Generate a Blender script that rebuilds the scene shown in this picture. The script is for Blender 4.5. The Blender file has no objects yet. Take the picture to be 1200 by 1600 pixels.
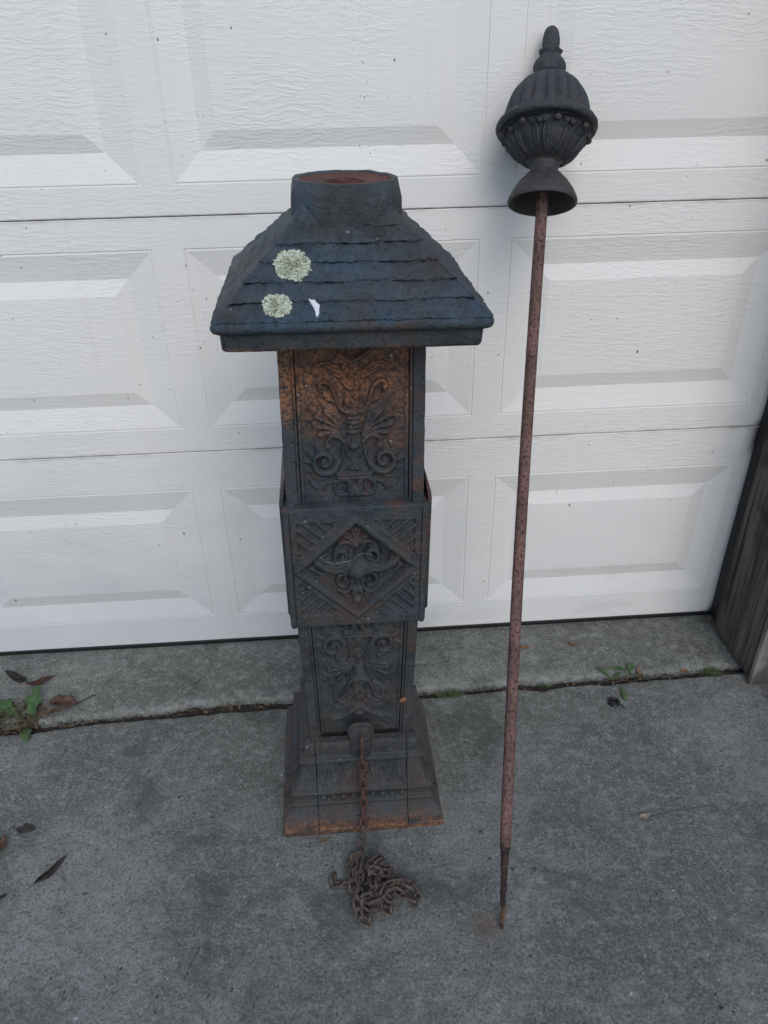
import bpy, bmesh, math, random
import numpy as np
from mathutils import Vector, Matrix, Euler, noise
R = math.radians
random.seed(7); rng = np.random.default_rng(7)
scene = bpy.context.scene
col = scene.collection

# ------------------------------------------------------------------ camera, sky, sun, exposure
cam_d = bpy.data.cameras.new('camera'); cam = bpy.data.objects.new('camera', cam_d); col.objects.link(cam)
cam_d.sensor_fit = 'VERTICAL'; cam_d.sensor_height = 36; cam_d.lens = 36 * 1173.26 / 1600
cam_d.clip_start = .05; cam_d.clip_end = 2000
def cam_axes(yaw, pit, rol):
    ca, sa, cb, sb = math.cos(yaw), math.sin(yaw), math.cos(pit), math.sin(pit)
    f = Vector((sa * cb, ca * cb, sb)); r = Vector((ca, -sa, 0)); u = r.cross(f)
    return r * math.cos(rol) + u * math.sin(rol), -r * math.sin(rol) + u * math.cos(rol), f
cr, cu, cf = cam_axes(.0576, -.5501, -.0205)
cam.matrix_world = Matrix(((cr.x, cu.x, -cf.x, .376), (cr.y, cu.y, -cf.y, -1.6401), (cr.z, cu.z, -cf.z, 1.4222), (0, 0, 0, 1)))
scene.camera = cam

SUN_EL, SUN_AZ = R(44), R(10)          # azimuth measured from the camera's side (-Y) towards +X
sun_dir = Vector((math.sin(SUN_AZ) * math.cos(SUN_EL), -math.cos(SUN_AZ) * math.cos(SUN_EL), math.sin(SUN_EL)))
w = bpy.data.worlds.new('World'); scene.world = w; w.use_nodes = True
wn = w.node_tree; bg = wn.nodes['Background']
sky = wn.nodes.new('ShaderNodeTexSky'); sky.sky_type = 'NISHITA'; sky.sun_disc = False
sky.sun_elevation = SUN_EL; sky.sun_rotation = math.atan2(sun_dir.x, sun_dir.y)
sky.air_density = 1.0; sky.dust_density = 1.2; sky.ozone_density = 1.6
wn.links.new(sky.outputs[0], bg.inputs[0]); bg.inputs[1].default_value = .15
sl = bpy.data.lights.new('sun', 'SUN'); sl.energy = 1.2; sl.angle = R(36); sl.color = (1, .965, .93)
so = bpy.data.objects.new('sun', sl); col.objects.link(so)
so.rotation_euler = sun_dir.to_track_quat('Z', 'Y').to_euler()
scene.view_settings.view_transform = 'Standard'; scene.view_settings.look = 'None'
scene.view_settings.gamma = 1; scene.view_settings.use_curve_mapping = False
scene.view_settings.exposure = .1

# ------------------------------------------------------------------ object helpers
def link(name, me, mat=None, parent=None):
    o = bpy.data.objects.new(name, me); col.objects.link(o)
    if mat and not me.materials: me.materials.append(mat)
    if parent: o.parent = parent
    return o
def tag(o, label=None, cat=None, group=None, kind=None):
    for k, v in (('label', label), ('category', cat), ('group', group), ('kind', kind)):
        if v: o[k] = v
    return o
def empty(name, loc, rot=(0, 0, 0), label=None, cat=None, group=None):
    o = bpy.data.objects.new(name, None); col.objects.link(o); o.empty_display_size = .05
    o.location = loc; o.rotation_euler = rot
    return tag(o, label, cat, group)
def mesh(name, verts, faces, smooth=True, angle=40):
    me = bpy.data.meshes.new(name)
    me.from_pydata([tuple(map(float, v)) for v in verts], [], [tuple(map(int, f)) for f in faces])
    me.validate(); me.update()
    bm = bmesh.new(); bm.from_mesh(me); bmesh.ops.recalc_face_normals(bm, faces=bm.faces); bm.to_mesh(me); bm.free()
    if smooth:
        me.polygons.foreach_set('use_smooth', [True] * len(me.polygons))
        if angle: me.set_sharp_from_angle(angle=R(angle))
    return me
def gridmesh(name, X, Y, Z, angle=None, flip=False):
    n, m = X.shape
    V = np.stack([X.ravel(), Y.ravel(), Z.ravel()], 1).astype(np.float32)
    a = (np.arange(n - 1)[:, None] * m + np.arange(m - 1)[None, :]).ravel()
    F = np.stack([a, a + 1, a + m + 1, a + m], 1)
    if flip: F = F[:, ::-1]
    me = bpy.data.meshes.new(name)
    me.vertices.add(len(V)); me.vertices.foreach_set('co', V.ravel())
    me.loops.add(F.size); me.loops.foreach_set('vertex_index', F.ravel().astype(np.int32))
    me.polygons.add(len(F)); me.polygons.foreach_set('loop_start', np.arange(0, F.size, 4, dtype=np.int32))
    me.polygons.foreach_set('use_smooth', np.ones(len(F), bool))
    me.update(calc_edges=True); me.validate()
    if angle: me.set_sharp_from_angle(angle=R(angle))
    return me
def bm_mesh(name, bm, angle=40):
    bmesh.ops.recalc_face_normals(bm, faces=bm.faces)
    me = bpy.data.meshes.new(name); bm.to_mesh(me); bm.free()
    me.polygons.foreach_set('use_smooth', [True] * len(me.polygons)); me.set_sharp_from_angle(angle=R(angle))
    return me
def box_bm(bm, x0, x1, y0, y1, z0, z1, bev=.003, seg=2):
    vs = [bm.verts.new((x, y, z)) for x in (x0, x1) for y in (y0, y1) for z in (z0, z1)]
    fs = [bm.faces.new([vs[i] for i in q]) for q in ((0, 1, 3, 2), (4, 6, 7, 5), (0, 4, 5, 1), (2, 3, 7, 6), (0, 2, 6, 4), (1, 5, 7, 3))]
    if bev:
        es = list({e for f in fs for e in f.edges})
        bmesh.ops.bevel(bm, geom=es, offset=bev, segments=seg, affect='EDGES', profile=.5)
def box(name, x0, x1, y0, y1, z0, z1, bev=.003, seg=2):
    bm = bmesh.new(); box_bm(bm, x0, x1, y0, y1, z0, z1, bev, seg); return bm_mesh(name, bm)
def tube(pts, r, n=8, closed=False, caps=True):
    P = [Vector(p) for p in pts]; rr = r if hasattr(r, '__len__') else [r] * len(P)
    V, F = [], []; up = Vector((.13, .3, .94))
    for i, p in enumerate(P):
        a = P[(i - 1) % len(P)] if closed or i else P[0]; b = P[(i + 1) % len(P)] if closed or i < len(P) - 1 else P[-1]
        t = (b - a).normalized(); s = t.cross(up)
        if s.length < .05: s = t.cross(Vector((1, 0, 0)))
        s.normalize(); u = s.cross(t)
        for k in range(n):
            an = 2 * math.pi * k / n; V.append(p + (s * math.cos(an) + u * math.sin(an)) * rr[i])
    m = len(P)
    for i in range(m if closed else m - 1):
        j = (i + 1) % m
        for k in range(n): F.append((i * n + k, i * n + (k + 1) % n, j * n + (k + 1) % n, j * n + k))
    if caps and not closed: F += [tuple(range(n))[::-1], tuple((m - 1) * n + k for k in range(n))]
    return V, F
def lathe(name, prof, n=64, rf=None, angle=50, closed=False):
    V, F = [], []
    for i, (r, z) in enumerate(prof):
        for k in range(n):
            a = 2 * math.pi * k / n; q = r if rf is None else rf(r, z, a); V.append((q * math.cos(a), q * math.sin(a), z))
    m = len(prof)
    for i in range(m - 1 if not closed else m):
        j = (i + 1) % m
        for k in range(n): F.append((i * n + k, i * n + (k + 1) % n, j * n + (k + 1) % n, j * n + k))
    return mesh(name, V, F, angle=angle)
def ball_bm(bm, c, r, sub=2, sc=(1, 1, 1)):
    g = bmesh.ops.create_icosphere(bm, subdivisions=sub, radius=1)
    for v in g['verts']: v.co = Vector((v.co.x * r * sc[0] + c[0], v.co.y * r * sc[1] + c[1], v.co.z * r * sc[2] + c[2]))
def join(parts):
    V, F = [], []
    for v, f in parts:
        k = len(V); V += list(v); F += [tuple(i + k for i in q) for q in f]
    return V, F

# ------------------------------------------------------------------ material helpers
class NT:
    def __init__(s, name):
        s.m = bpy.data.materials.new(name); s.m.use_nodes = True; s.t = s.m.node_tree; s.b = s.t.nodes['Principled BSDF']
        s.tc = s.t.nodes.new('ShaderNodeTexCoord')
    def l(s, a, b): s.t.links.new(a, b)
    def put(s, sock, v):
        if hasattr(v, 'is_linked') or hasattr(v, 'links'): s.l(v, sock)
        else: sock.default_value = v
    def obj(s): return s.tc.outputs['Object']
    def map(s, v, scale=(1, 1, 1), loc=(0, 0, 0), rot=(0, 0, 0)):
        n = s.t.nodes.new('ShaderNodeMapping'); s.l(v, n.inputs[0]); n.inputs['Scale'].default_value = scale; n.inputs['Location'].default_value = loc; n.inputs['Rotation'].default_value = rot
        return n.outputs[0]
    def noise(s, v, sc, det=4, rough=.55, dist=0, lac=2):
        n = s.t.nodes.new('ShaderNodeTexNoise'); s.l(v, n.inputs['Vector']); n.inputs['Scale'].default_value = sc; n.inputs['Detail'].default_value = det
        n.inputs['Roughness'].default_value = rough; n.inputs['Distortion'].default_value = dist; n.inputs['Lacunarity'].default_value = lac
        return n.outputs['Fac']
    def voro(s, v, sc, feat='F1', out='Distance', rand=1):
        n = s.t.nodes.new('ShaderNodeTexVoronoi'); s.l(v, n.inputs['Vector']); n.inputs['Scale'].default_value = sc; n.feature = feat; n.inputs['Randomness'].default_value = rand
        return n.outputs[out]
    def ramp(s, f, stops, interp='LINEAR'):
        n = s.t.nodes.new('ShaderNodeValToRGB'); s.l(f, n.inputs[0]); e = n.color_ramp.elements; n.color_ramp.interpolation = interp
        while len(e) < len(stops): e.new(.5)
        for q, (p, c) in zip(e, stops):
            q.position = p; q.color = (c, c, c, 1) if not hasattr(c, '__len__') else (*c, 1)
        return n.outputs[0]
    def mix(s, f, a, b, mode='MIX'):
        n = s.t.nodes.new('ShaderNodeMix'); n.data_type = 'RGBA'; n.blend_type = mode; s.put(n.inputs[0], f)
        for k, v in ((6, a), (7, b)):
            if isinstance(v, (tuple, list)): n.inputs[k].default_value = (*v, 1)
            else: s.l(v, n.inputs[k])
        return n.outputs[2]
    def math(s, op, a, b=0, c=0, clamp=False):
        n = s.t.nodes.new('ShaderNodeMath'); n.operation = op; n.use_clamp = clamp
        for k, v in enumerate((a, b, c)): s.put(n.inputs[k], v)
        return n.outputs[0]
    def sep(s, v):
        n = s.t.nodes.new('ShaderNodeSeparateXYZ'); s.l(v, n.inputs[0]); return n.outputs
    def comb(s, x, y, z):
        n = s.t.nodes.new('ShaderNodeCombineXYZ')
        for k, v in enumerate((x, y, z)): s.put(n.inputs[k], v)
        return n.outputs[0]
    def range(s, v, a, b, c=0, d=1, smooth=True):
        n = s.t.nodes.new('ShaderNodeMapRange'); s.l(v, n.inputs[0]); n.interpolation_type = 'SMOOTHSTEP' if smooth else 'LINEAR'
        for k, q in zip((1, 2, 3, 4), (a, b, c, d)): n.inputs[k].default_value = q
        return n.outputs[0]
    def bump(s, h, dist, strength=1, nrm=None):
        n = s.t.nodes.new('ShaderNodeBump'); s.l(h, n.inputs['Height']); n.inputs['Distance'].default_value = dist; n.inputs['Strength'].default_value = strength
        if nrm: s.l(nrm, n.inputs['Normal'])
        return n.outputs[0]
    def fin(s, color=None, rough=.6, nrm=None, spec=.5, metal=0):
        if color is not None:
            if isinstance(color, (tuple, list)): s.b.inputs['Base Color'].default_value = (*color, 1)
            else: s.l(color, s.b.inputs['Base Color'])
        s.put(s.b.inputs['Roughness'], rough); s.b.inputs['Specular IOR Level'].default_value = spec; s.b.inputs['Metallic'].default_value = metal
        if nrm: s.l(nrm, s.b.inputs['Normal'])
        return s.m
def flat(name, c, rough=.7, var=.25, sc=60, spec=.3):
    n = NT(name); f = n.noise(n.obj(), sc, 4); d = tuple(x * (1 - var) for x in c); e = tuple(min(1, x * (1 + var)) for x in c)
    return n.fin(n.mix(f, d, e), rough, n.bump(f, .0008, .6), spec)

def mat_door():
    n = NT('embossed_white_door_paint'); v = n.obj(); x, y, z = n.sep(v)
    warp = n.noise(n.map(v, (9, 9, 14)), 1, 3, .55); warp2 = n.noise(n.map(v, (48, 48, 45)), 1, 2, .5)
    zz = n.math('ADD', z, n.math('ADD', n.math('MULTIPLY', warp, .040), n.math('MULTIPLY', warp2, .0085)))
    g1 = n.noise(n.comb(n.math('MULTIPLY', x, 26), y, n.math('MULTIPLY', zz, 165)), 1, 3, .6)
    g2 = n.noise(n.comb(n.math('MULTIPLY', x, 60), y, n.math('MULTIPLY', zz, 340)), 1, 2, .6)
    ridge = n.ramp(g1, [(0.40, 0), (.50, .30), (.57, .9), (.70, 1)])
    patch = n.range(n.noise(n.map(v, (2.2, 2.2, 5), (3.1, 0, .7)), 1, 4, .65), .38, .62, .12, 1)
    low = n.range(z, .05, .75, .5, 1)
    h = n.math('MULTIPLY', n.math('ADD', ridge, n.math('MULTIPLY', g2, .35)), n.math('MULTIPLY', patch, low))
    nr = n.bump(h, .0009, .6)
    nr = n.bump(n.noise(v, 260, 3), .0002, .4, nr)
    tint = n.noise(n.map(v, (1.2, 1, .9)), 1.3, 4, .6)
    c = n.mix(tint, (.72, .705, .665), (.79, .775, .735))
    grime = n.math('MULTIPLY', n.range(n.noise(n.map(v, (3, 3, 9)), 1, 5, .65), .5, .75), n.range(z, .45, .0, 0, .5))
    c = n.mix(grime, c, (.46, .44, .40))
    low_shade = n.math('MULTIPLY', n.range(n.math('ADD', z, n.math('MULTIPLY', n.noise(n.map(v, (2, 2, 5), (1, 0, 4)), 1, 5, .65), .9)), 1.25, .35), n.range(x, .9, -.3, .35, .85))  # dimmer light on the lower door painted into the colour, strongest at left
    c = n.mix(low_shade, c, (.50, .515, .53))
    streak = n.math('MULTIPLY', n.range(n.noise(n.map(v, (34, 1, 1.6)), 1, 4, .6), .58, .75), .10)
    c = n.mix(streak, c, (.45, .42, .38))
    # sparse dirt flecks
    for sc, thr, dens in ((62, .10, .955), (30, .06, .93), (17, .045, .90)):
        nn = n.t.nodes.new('ShaderNodeTexVoronoi'); vv = n.map(v, (1, 1, .62), (sc * .013, .3, .1)); n.l(vv, nn.inputs['Vector']); nn.inputs['Scale'].default_value = sc
        r_ = n.sep(nn.outputs['Color'])[0]
        m = n.math('MULTIPLY', n.math('LESS_THAN', nn.outputs['Distance'], thr), n.math('GREATER_THAN', r_, dens))
        c = n.mix(n.math('MULTIPLY', m, .8), c, (.07, .06, .05))
    fl = n.math('MULTIPLY', n.range(n.noise(n.map(v, (150, 1, 90), (5, 0, 1)), 1, 2, .5), .66, .69), n.math('MULTIPLY', n.range(x, .425, .44), n.range(x, .475, .455)))
    c = n.mix(n.math('MULTIPLY', fl, n.range(z, 1.08, 1.16, 0, .75)), c, (.10, .085, .07))
    fl2 = n.math('MULTIPLY', n.range(n.noise(n.map(v, (120, 1, 60), (2, 0, 3)), 1, 3, .6), .68, .71), n.range(n.noise(n.map(v, (4, 1, 4), (7, 0, 2)), 1, 3, .5), .52, .60))
    c = n.mix(n.math('MULTIPLY', fl2, .6), c, (.16, .13, .10))
    jg = n.math('MULTIPLY', n.range(n.math('ABSOLUTE', n.math('SUBTRACT', z, 1.1433)), .010, .0), n.range(n.noise(n.map(v, (9, 1, 40)), 1, 4, .6), .40, .62))
    jg2 = n.math('MULTIPLY', n.range(n.math('ABSOLUTE', n.math('SUBTRACT', z, .610)), .012, .0), n.range(n.noise(n.map(v, (9, 1, 40), (4, 0, 0)), 1, 4, .6), .40, .62))
    c = n.mix(n.math('MULTIPLY', n.math('ADD', jg, jg2), .45), c, (.36, .34, .30))
    return n.fin(c, n.range(tint, .3, .7, .42, .55), nr, .45)

def mat_iron():
    n = NT('weathered_cast_iron'); v = n.obj(); x, y, z = n.sep(v)
    big = n.noise(v, 6, 5, .6, .3); mid = n.noise(v, 26, 6, .68, .2); fine = n.noise(v, 150, 6, .72); vf = n.noise(v, 420, 3, .7)
    c = n.mix(n.range(mid, .38, .62), (.018, .023, .025), (.044, .047, .047))
    blue = n.math('MULTIPLY', n.range(n.math('ADD', n.math('MULTIPLY', big, .7), n.math('MULTIPLY', mid, .3)), .40, .60), n.range(z, 1.09, 1.118, .26, 1))
    c = n.mix(blue, c, n.mix(n.range(mid, .3, .7), (.018, .052, .088), (.040, .074, .104)))
    teal = n.range(n.noise(n.map(v, (1, 1, 1), (3, 8, 5)), 10, 5, .65), .52, .68)
    c = n.mix(n.math('MULTIPLY', teal, n.range(z, 1.09, 1.05, .25, .9)), c, (.030, .048, .054))
    brown = n.range(n.noise(n.map(v, (1, 1, 1), (4, 2, 9)), 11, 6, .72), .47, .62)
    c = n.mix(n.math('MULTIPLY', brown, n.range(z, 1.108, 1.118, .85, .28)), c, n.mix(fine, (.036, .026, .022), (.085, .056, .042)))
    c = n.mix(n.math('MULTIPLY', n.range(z, .34, .10, 0, .65), n.range(n.noise(n.map(v, (1, 1, 1), (6, 6, 1)), 13, 5, .68), .40, .58)), c, n.mix(fine, (.022, .016, .014), (.080, .050, .036)))  # browner iron low on the post, with shade at the base darkened in
    capgrey = n.range(n.noise(n.map(v, (1, 1, 1), (1, 7, 3)), 20, 6, .75), .50, .70)
    c = n.mix(n.math('MULTIPLY', capgrey, .38), c, (.066, .070, .069))
    # orange rust: high on the shaft under the cap, along the foot of the plinth
    zn = n.math('ADD', z, n.math('MULTIPLY', n.math('SUBTRACT', n.noise(n.map(v, (1, 1, .6), (3, 3, 8)), 9, 5, .65), .5), .22)); top = n.math('MULTIPLY', n.range(zn, .86, 1.01), n.range(z, 1.085, 1.06)); top = n.math('MULTIPLY', top, n.range(x, .094, .088))
    foot = n.math('MULTIPLY', n.range(z, .060, .008), n.range(x, -.172, -.162, .25, 1))
    sp = n.noise(n.map(v, (1, 1, 1), (7, 1, 2)), 15, 6, .72)
    o_t = n.math('MULTIPLY', n.range(n.math('ADD', sp, n.math('MULTIPLY', n.math('SUBTRACT', top, 1), .28)), .23, .40), top, clamp=True)
    pur = n.range(n.noise(n.map(v, (1, 1, 1), (2, 9, 4)), 24, 5, .7), .44, .58)
    o_c = n.mix(n.range(fine, .35, .65), (.13, .056, .028), (.37, .158, .066))
    o_c = n.mix(n.math('MULTIPLY', pur, .6), o_c, (.062, .036, .032))
    dots = n.range(n.noise(v, 170, 5, .7), .51, .57)
    o_c = n.mix(n.math('MULTIPLY', dots, .85), o_c, (.030, .019, .016))
    c = n.mix(n.math('MULTIPLY', o_t, .92), c, o_c)
    o_f = n.math('MULTIPLY', n.range(n.noise(n.map(v, (1, 1, 1.6), (2, 5, 1)), 18, 6, .7), .38, .54), foot)
    c = n.mix(n.math('MULTIPLY', o_f, .85), c, n.mix(n.range(fine, .35, .65), (.11, .052, .030), (.33, .145, .058)))
    red = n.math('MULTIPLY', n.range(n.noise(n.map(v, (1, 1, 1), (9, 4, 6)), 19, 6, .65), .52, .66), n.math('MULTIPLY', n.range(z, .60, .79), n.range(z, 1.0, .85)))
    c = n.mix(n.math('MULTIPLY', red, .7), c, (.12, .047, .030))
    c = n.mix(n.math('MULTIPLY', n.range(fine, .47, .38), .7), c, (.011, .011, .012))
    c = n.mix(n.math('MULTIPLY', n.range(vf, .54, .68), .5), c, (.085, .088, .088))
    # tiny pale specks of uneven shape
    for sc_, th_, dn_, am_ in ((75, .10, .90, .75), (48, .07, .88, .8)):
        nn = n.t.nodes.new('ShaderNodeTexVoronoi'); n.l(n.map(v, (1, 1, 1), (sc_ * .01, 0, 0)), nn.inputs['Vector']); nn.inputs['Scale'].default_value = sc_
        d_ = n.math('ADD', nn.outputs['Distance'], n.math('MULTIPLY', n.math('SUBTRACT', fine, .5), .5))
        m = n.math('MULTIPLY', n.math('LESS_THAN', d_, th_), n.math('GREATER_THAN', n.sep(nn.outputs['Color'])[0], dn_))
        c = n.mix(n.math('MULTIPLY', m, am_), c, (.33, .32, .29))
    hh = n.math('ADD', n.math('MULTIPLY', mid, .45), n.math('ADD', n.math('MULTIPLY', fine, .45), n.math('MULTIPLY', vf, .16)))
    return n.fin(c, n.range(mid, .3, .7, .40, .72), n.bump(hh, .0085, .95), .55)

def mat_rust(name, a, b, d, sc=1.0, stretch=(1, 1, 1), pits=.5, rough=.75):
    n = NT(name); v = n.map(n.obj(), stretch); big = n.noise(v, 16 * sc, 5, .6); fine = n.noise(v, 190 * sc, 5, .7)
    c = n.mix(n.range(big, .35, .65), a, b); p = n.range(n.noise(v, 150 * sc, 5, .7), .47, .40)
    c = n.mix(n.math('MULTIPLY', p, pits), c, d); c = n.mix(n.math('MULTIPLY', n.range(fine, .5, .7), .25), c, tuple(q * 1.6 for q in b))
    h = n.math('SUBTRACT', n.math('MULTIPLY', fine, .5), n.math('MULTIPLY', p, .5))
    return n.fin(c, rough, n.bump(h, .0016, .8), .35)

def mat_tip():
    n = NT('corroded_rod_point'); v = n.obj(); z = n.sep(v)[2]; mid = n.noise(n.map(v, (1, 1, .4)), 70, 5, .7); fine = n.noise(v, 260, 5, .7)
    c = n.mix(n.range(mid, .38, .62), (.013, .011, .011), (.062, .034, .026))
    c = n.mix(n.math('MULTIPLY', n.range(z, .080, .020), n.range(mid, .42, .58)), c, n.mix(fine, (.10, .050, .024), (.26, .14, .065))); c = n.mix(n.math('MULTIPLY', n.range(fine, .56, .68), .6), c, (.26, .22, .18))
    return n.fin(c, .8, n.bump(n.math('ADD', mid, fine), .004, .9), .3)
def mat_finial():
    n = NT('dark_finial_iron'); v = n.obj(); x, y, z = n.sep(v); big = n.noise(v, 14, 5, .65); mid = n.noise(v, 45, 6, .7); fine = n.noise(v, 190, 5, .72)
    c = n.mix(n.range(mid, .35, .65), (.018, .021, .025), (.042, .043, .045)); c = n.mix(n.math('MULTIPLY', n.range(big, .45, .62), n.range(z, 1.44, 1.53, .15, .9)), c, (.022, .034, .050))
    br = n.math('ADD', n.range(n.noise(n.map(v, (1, 1, 1), (4, 1, 2)), 22, 6, .72), .54, .68), n.range(z, 1.46, 1.38, 0, .45), clamp=True)
    c = n.mix(n.math('MULTIPLY', br, .8), c, n.mix(fine, (.034, .024, .021), (.090, .060, .050)))
    c = n.mix(n.math('MULTIPLY', n.range(fine, .46, .38), .7), c, (.010, .010, .010)); c = n.mix(n.math('MULTIPLY', n.range(fine, .60, .70), .5), c, (.12, .12, .115))
    return n.fin(c, n.range(mid, .3, .7, .45, .75), n.bump(n.math('ADD', n.math('MULTIPLY', mid, .5), n.math('MULTIPLY', fine, .45)), .0050, .9), .5)
def mat_concrete(name, base=(.150, .156, .147), green=.3, crack=0):
    n = NT(name); v = n.tc.outputs['Object']
    b1 = n.noise(v, 1.4, 5, .6); b2 = n.noise(v, 6, 7, .68, .4); b3 = n.noise(v, 45, 6, .72); b4 = n.noise(v, 170, 5, .75); b5 = n.noise(v, 420, 3, .7); b6 = n.noise(n.map(v, (1, 1, 1), (3, 3, 3)), 250, 3, .65)
    T = lambda k: tuple(q * k for q in base)
    st = n.range(n.noise(n.map(v, (1, 1, 1), (12, 4, 0)), 3.6, 7, .72, .8), .53, .64)
    c = n.mix(n.range(b2, .34, .66), T(.76), T(1.24))
    c = n.mix(n.math('MULTIPLY', n.range(n.noise(n.map(v, (1, 1, 1), (9, 3, 0)), 2.4, 6, .68), .46, .60), .75), c, T(1.5))
    c = n.mix(n.math('MULTIPLY', n.range(b1, .42, .60), .75), c, (base[0] * .62, base[1] * .63, base[2] * .58))
    c = n.mix(n.math('MULTIPLY', n.range(n.noise(n.map(v, (1, 1, 1), (5, 2, 0)), 3.1, 6, .7), .50, .68), green), c, (.074, .094, .064))
    c = n.mix(n.math('MULTIPLY', n.range(n.noise(n.map(v, (1, 1, 1), (8, 1, 0)), 4.3, 6, .7), .56, .72), .45), c, (.060, .055, .062))
    c = n.mix(n.math('MULTIPLY', n.range(b3, .48, .66), .6), c, T(1.75))
    c = n.mix(n.math('MULTIPLY', n.range(b3, .46, .34), .6), c, T(.50))
    c = n.mix(n.math('MULTIPLY', n.range(b4, .49, .40), .72), c, T(.42))
    c = n.mix(n.math('MULTIPLY', n.range(b4, .53, .65), .62), c, T(1.8))
    c = n.mix(n.math('MULTIPLY', n.range(b6, .58, .68), .55), c, (.29, .30, .29))
    c = n.mix(n.math('MULTIPLY', n.range(b6, .40, .32), .65), c, T(.30))
    b7 = n.noise(n.map(v, (1, 1.6, 1), (2, 6, 0)), 17, 7, .75)
    c = n.mix(n.math('MULTIPLY', n.range(b7, .52, .68), .40), c, T(1.9))
    c = n.mix(n.math('MULTIPLY', n.range(b7, .44, .34), .35), c, T(.5))
    pale = n.math('MULTIPLY', n.range(n.noise(n.map(v, (1, 1, 1), (1, 8, 0)), 7, 8, .78), .57, .70), n.range(b4, .38, .60))
    c = n.mix(n.math('MULTIPLY', pale, .65), c, (.27, .28, .28))
    for sc, thr, dens, cc, am in ((70, .12, .90, (.40, .41, .40), .8), (130, .15, .90, (.34, .35, .35), .7), (33, .07, .90, (.45, .46, .45), .8), (60, .13, .88, (.020, .021, .022), .85), (24, .09, .86, (.025, .023, .022), .75), (11, .05, .80, (.030, .024, .022), .8)):
        nn = n.t.nodes.new('ShaderNodeTexVoronoi'); n.l(n.map(v, (1, 1, .3), (sc * .017, sc * .011, 0)), nn.inputs['Vector']); nn.inputs['Scale'].default_value = sc
        d = n.math('ADD', nn.outputs['Distance'], n.math('MULTIPLY', n.math('SUBTRACT', b4, .5), .55))
        m = n.math('MULTIPLY', n.math('LESS_THAN', d, thr), n.math('GREATER_THAN', n.sep(nn.outputs['Color'])[0], dens))
        c = n.mix(n.math('MULTIPLY', m, am), c, cc)
    ve = n.map(v, (1, 1, .2), (.31, .17, 0)); wz = n.t.nodes.new('ShaderNodeVectorMath'); wz.operation = 'ADD'; nz_ = n.t.nodes.new('ShaderNodeTexNoise'); n.l(v, nz_.inputs['Vector']); nz_.inputs['Scale'].default_value = 9; nz_.inputs['Detail'].default_value = 5
    vs_ = n.t.nodes.new('ShaderNodeVectorMath'); vs_.operation = 'SCALE'; n.l(nz_.outputs['Color'], vs_.inputs[0]); vs_.inputs['Scale'].default_value = .07; n.l(ve, wz.inputs[0]); n.l(vs_.outputs[0], wz.inputs[1])
    ck = n.math('MULTIPLY', n.range(n.voro(wz.outputs[0], 2.3, 'DISTANCE_TO_EDGE'), .0045, .0015), n.range(n.noise(n.map(v, (1, 1, 1), (6, 6, 0)), 2.2, 3, .5), .50, .58))
    c = n.mix(n.math('MULTIPLY', ck, crack), c, (.022, .021, .020))
    sx_ = n.sep(v); rs_ = n.math('SQRT', n.math('ADD', n.math('POWER', n.math('SUBTRACT', sx_[0], .600), 2), n.math('POWER', n.math('SUBTRACT', sx_[1], -.845), 2)))
    c = n.mix(n.math('MULTIPLY', n.range(rs_, .045, .005), n.range(b3, .4, .6, .1, .75)), c, (.12, .060, .035))
    c = n.mix(n.math('MULTIPLY', st, .5), c, (.048, .050, .046))
    at = n.t.nodes.new('ShaderNodeAttribute'); at.attribute_name = 'wear'
    c = n.mix(n.math('MULTIPLY', at.outputs['Fac'], n.range(b3, .35, .6, .15, .75)), c, (.27, .27, .255))
    h = n.math('ADD', n.math('MULTIPLY', b3, .6), n.math('ADD', n.math('MULTIPLY', b4, .5), n.math('MULTIPLY', b5, .2)))
    return n.fin(c, .86, n.bump(h, .0055, .9), .3)

def mat_wood(name, a, b, dark):
    n = NT(name); v = n.obj()
    g = n.noise(n.map(v, (26, 26, 1.6)), 1, 6, .65, .5); g2 = n.noise(n.map(v, (90, 90, 4)), 1, 4, .6); big = n.noise(v, 5, 5, .6, .4)
    c = n.mix(n.range(g, .32, .66), a, b); c = n.mix(n.math('MULTIPLY', n.range(g2, .50, .36), .7), c, dark)
    c = n.mix(n.math('MULTIPLY', n.range(big, .44, .62), .85), c, dark)
    cr_ = n.range(n.noise(n.map(v, (60, 60, 1.1), (2, 4, 0)), 1, 3, .5), .36, .31)
    c = n.mix(n.math('MULTIPLY', cr_, .9), c, (.008, .008, .008))
    h = n.math('SUBTRACT', n.math('ADD', n.math('MULTIPLY', g, .5), n.math('MULTIPLY', g2, .3)), n.math('MULTIPLY', cr_, .8))
    return n.fin(c, .85, n.bump(h, .003, .8), .25)

def mat_leaf(name, a, b, rough=.6, spec=.3, sc=70):
    n = NT(name); f = n.noise(n.obj(), sc, 5, .65); f2 = n.noise(n.obj(), sc * 5, 3)
    c = n.mix(n.range(f, .35, .65), a, b); m = n.fin(c, rough, n.bump(f2, .0006, .6), spec); return m

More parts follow.
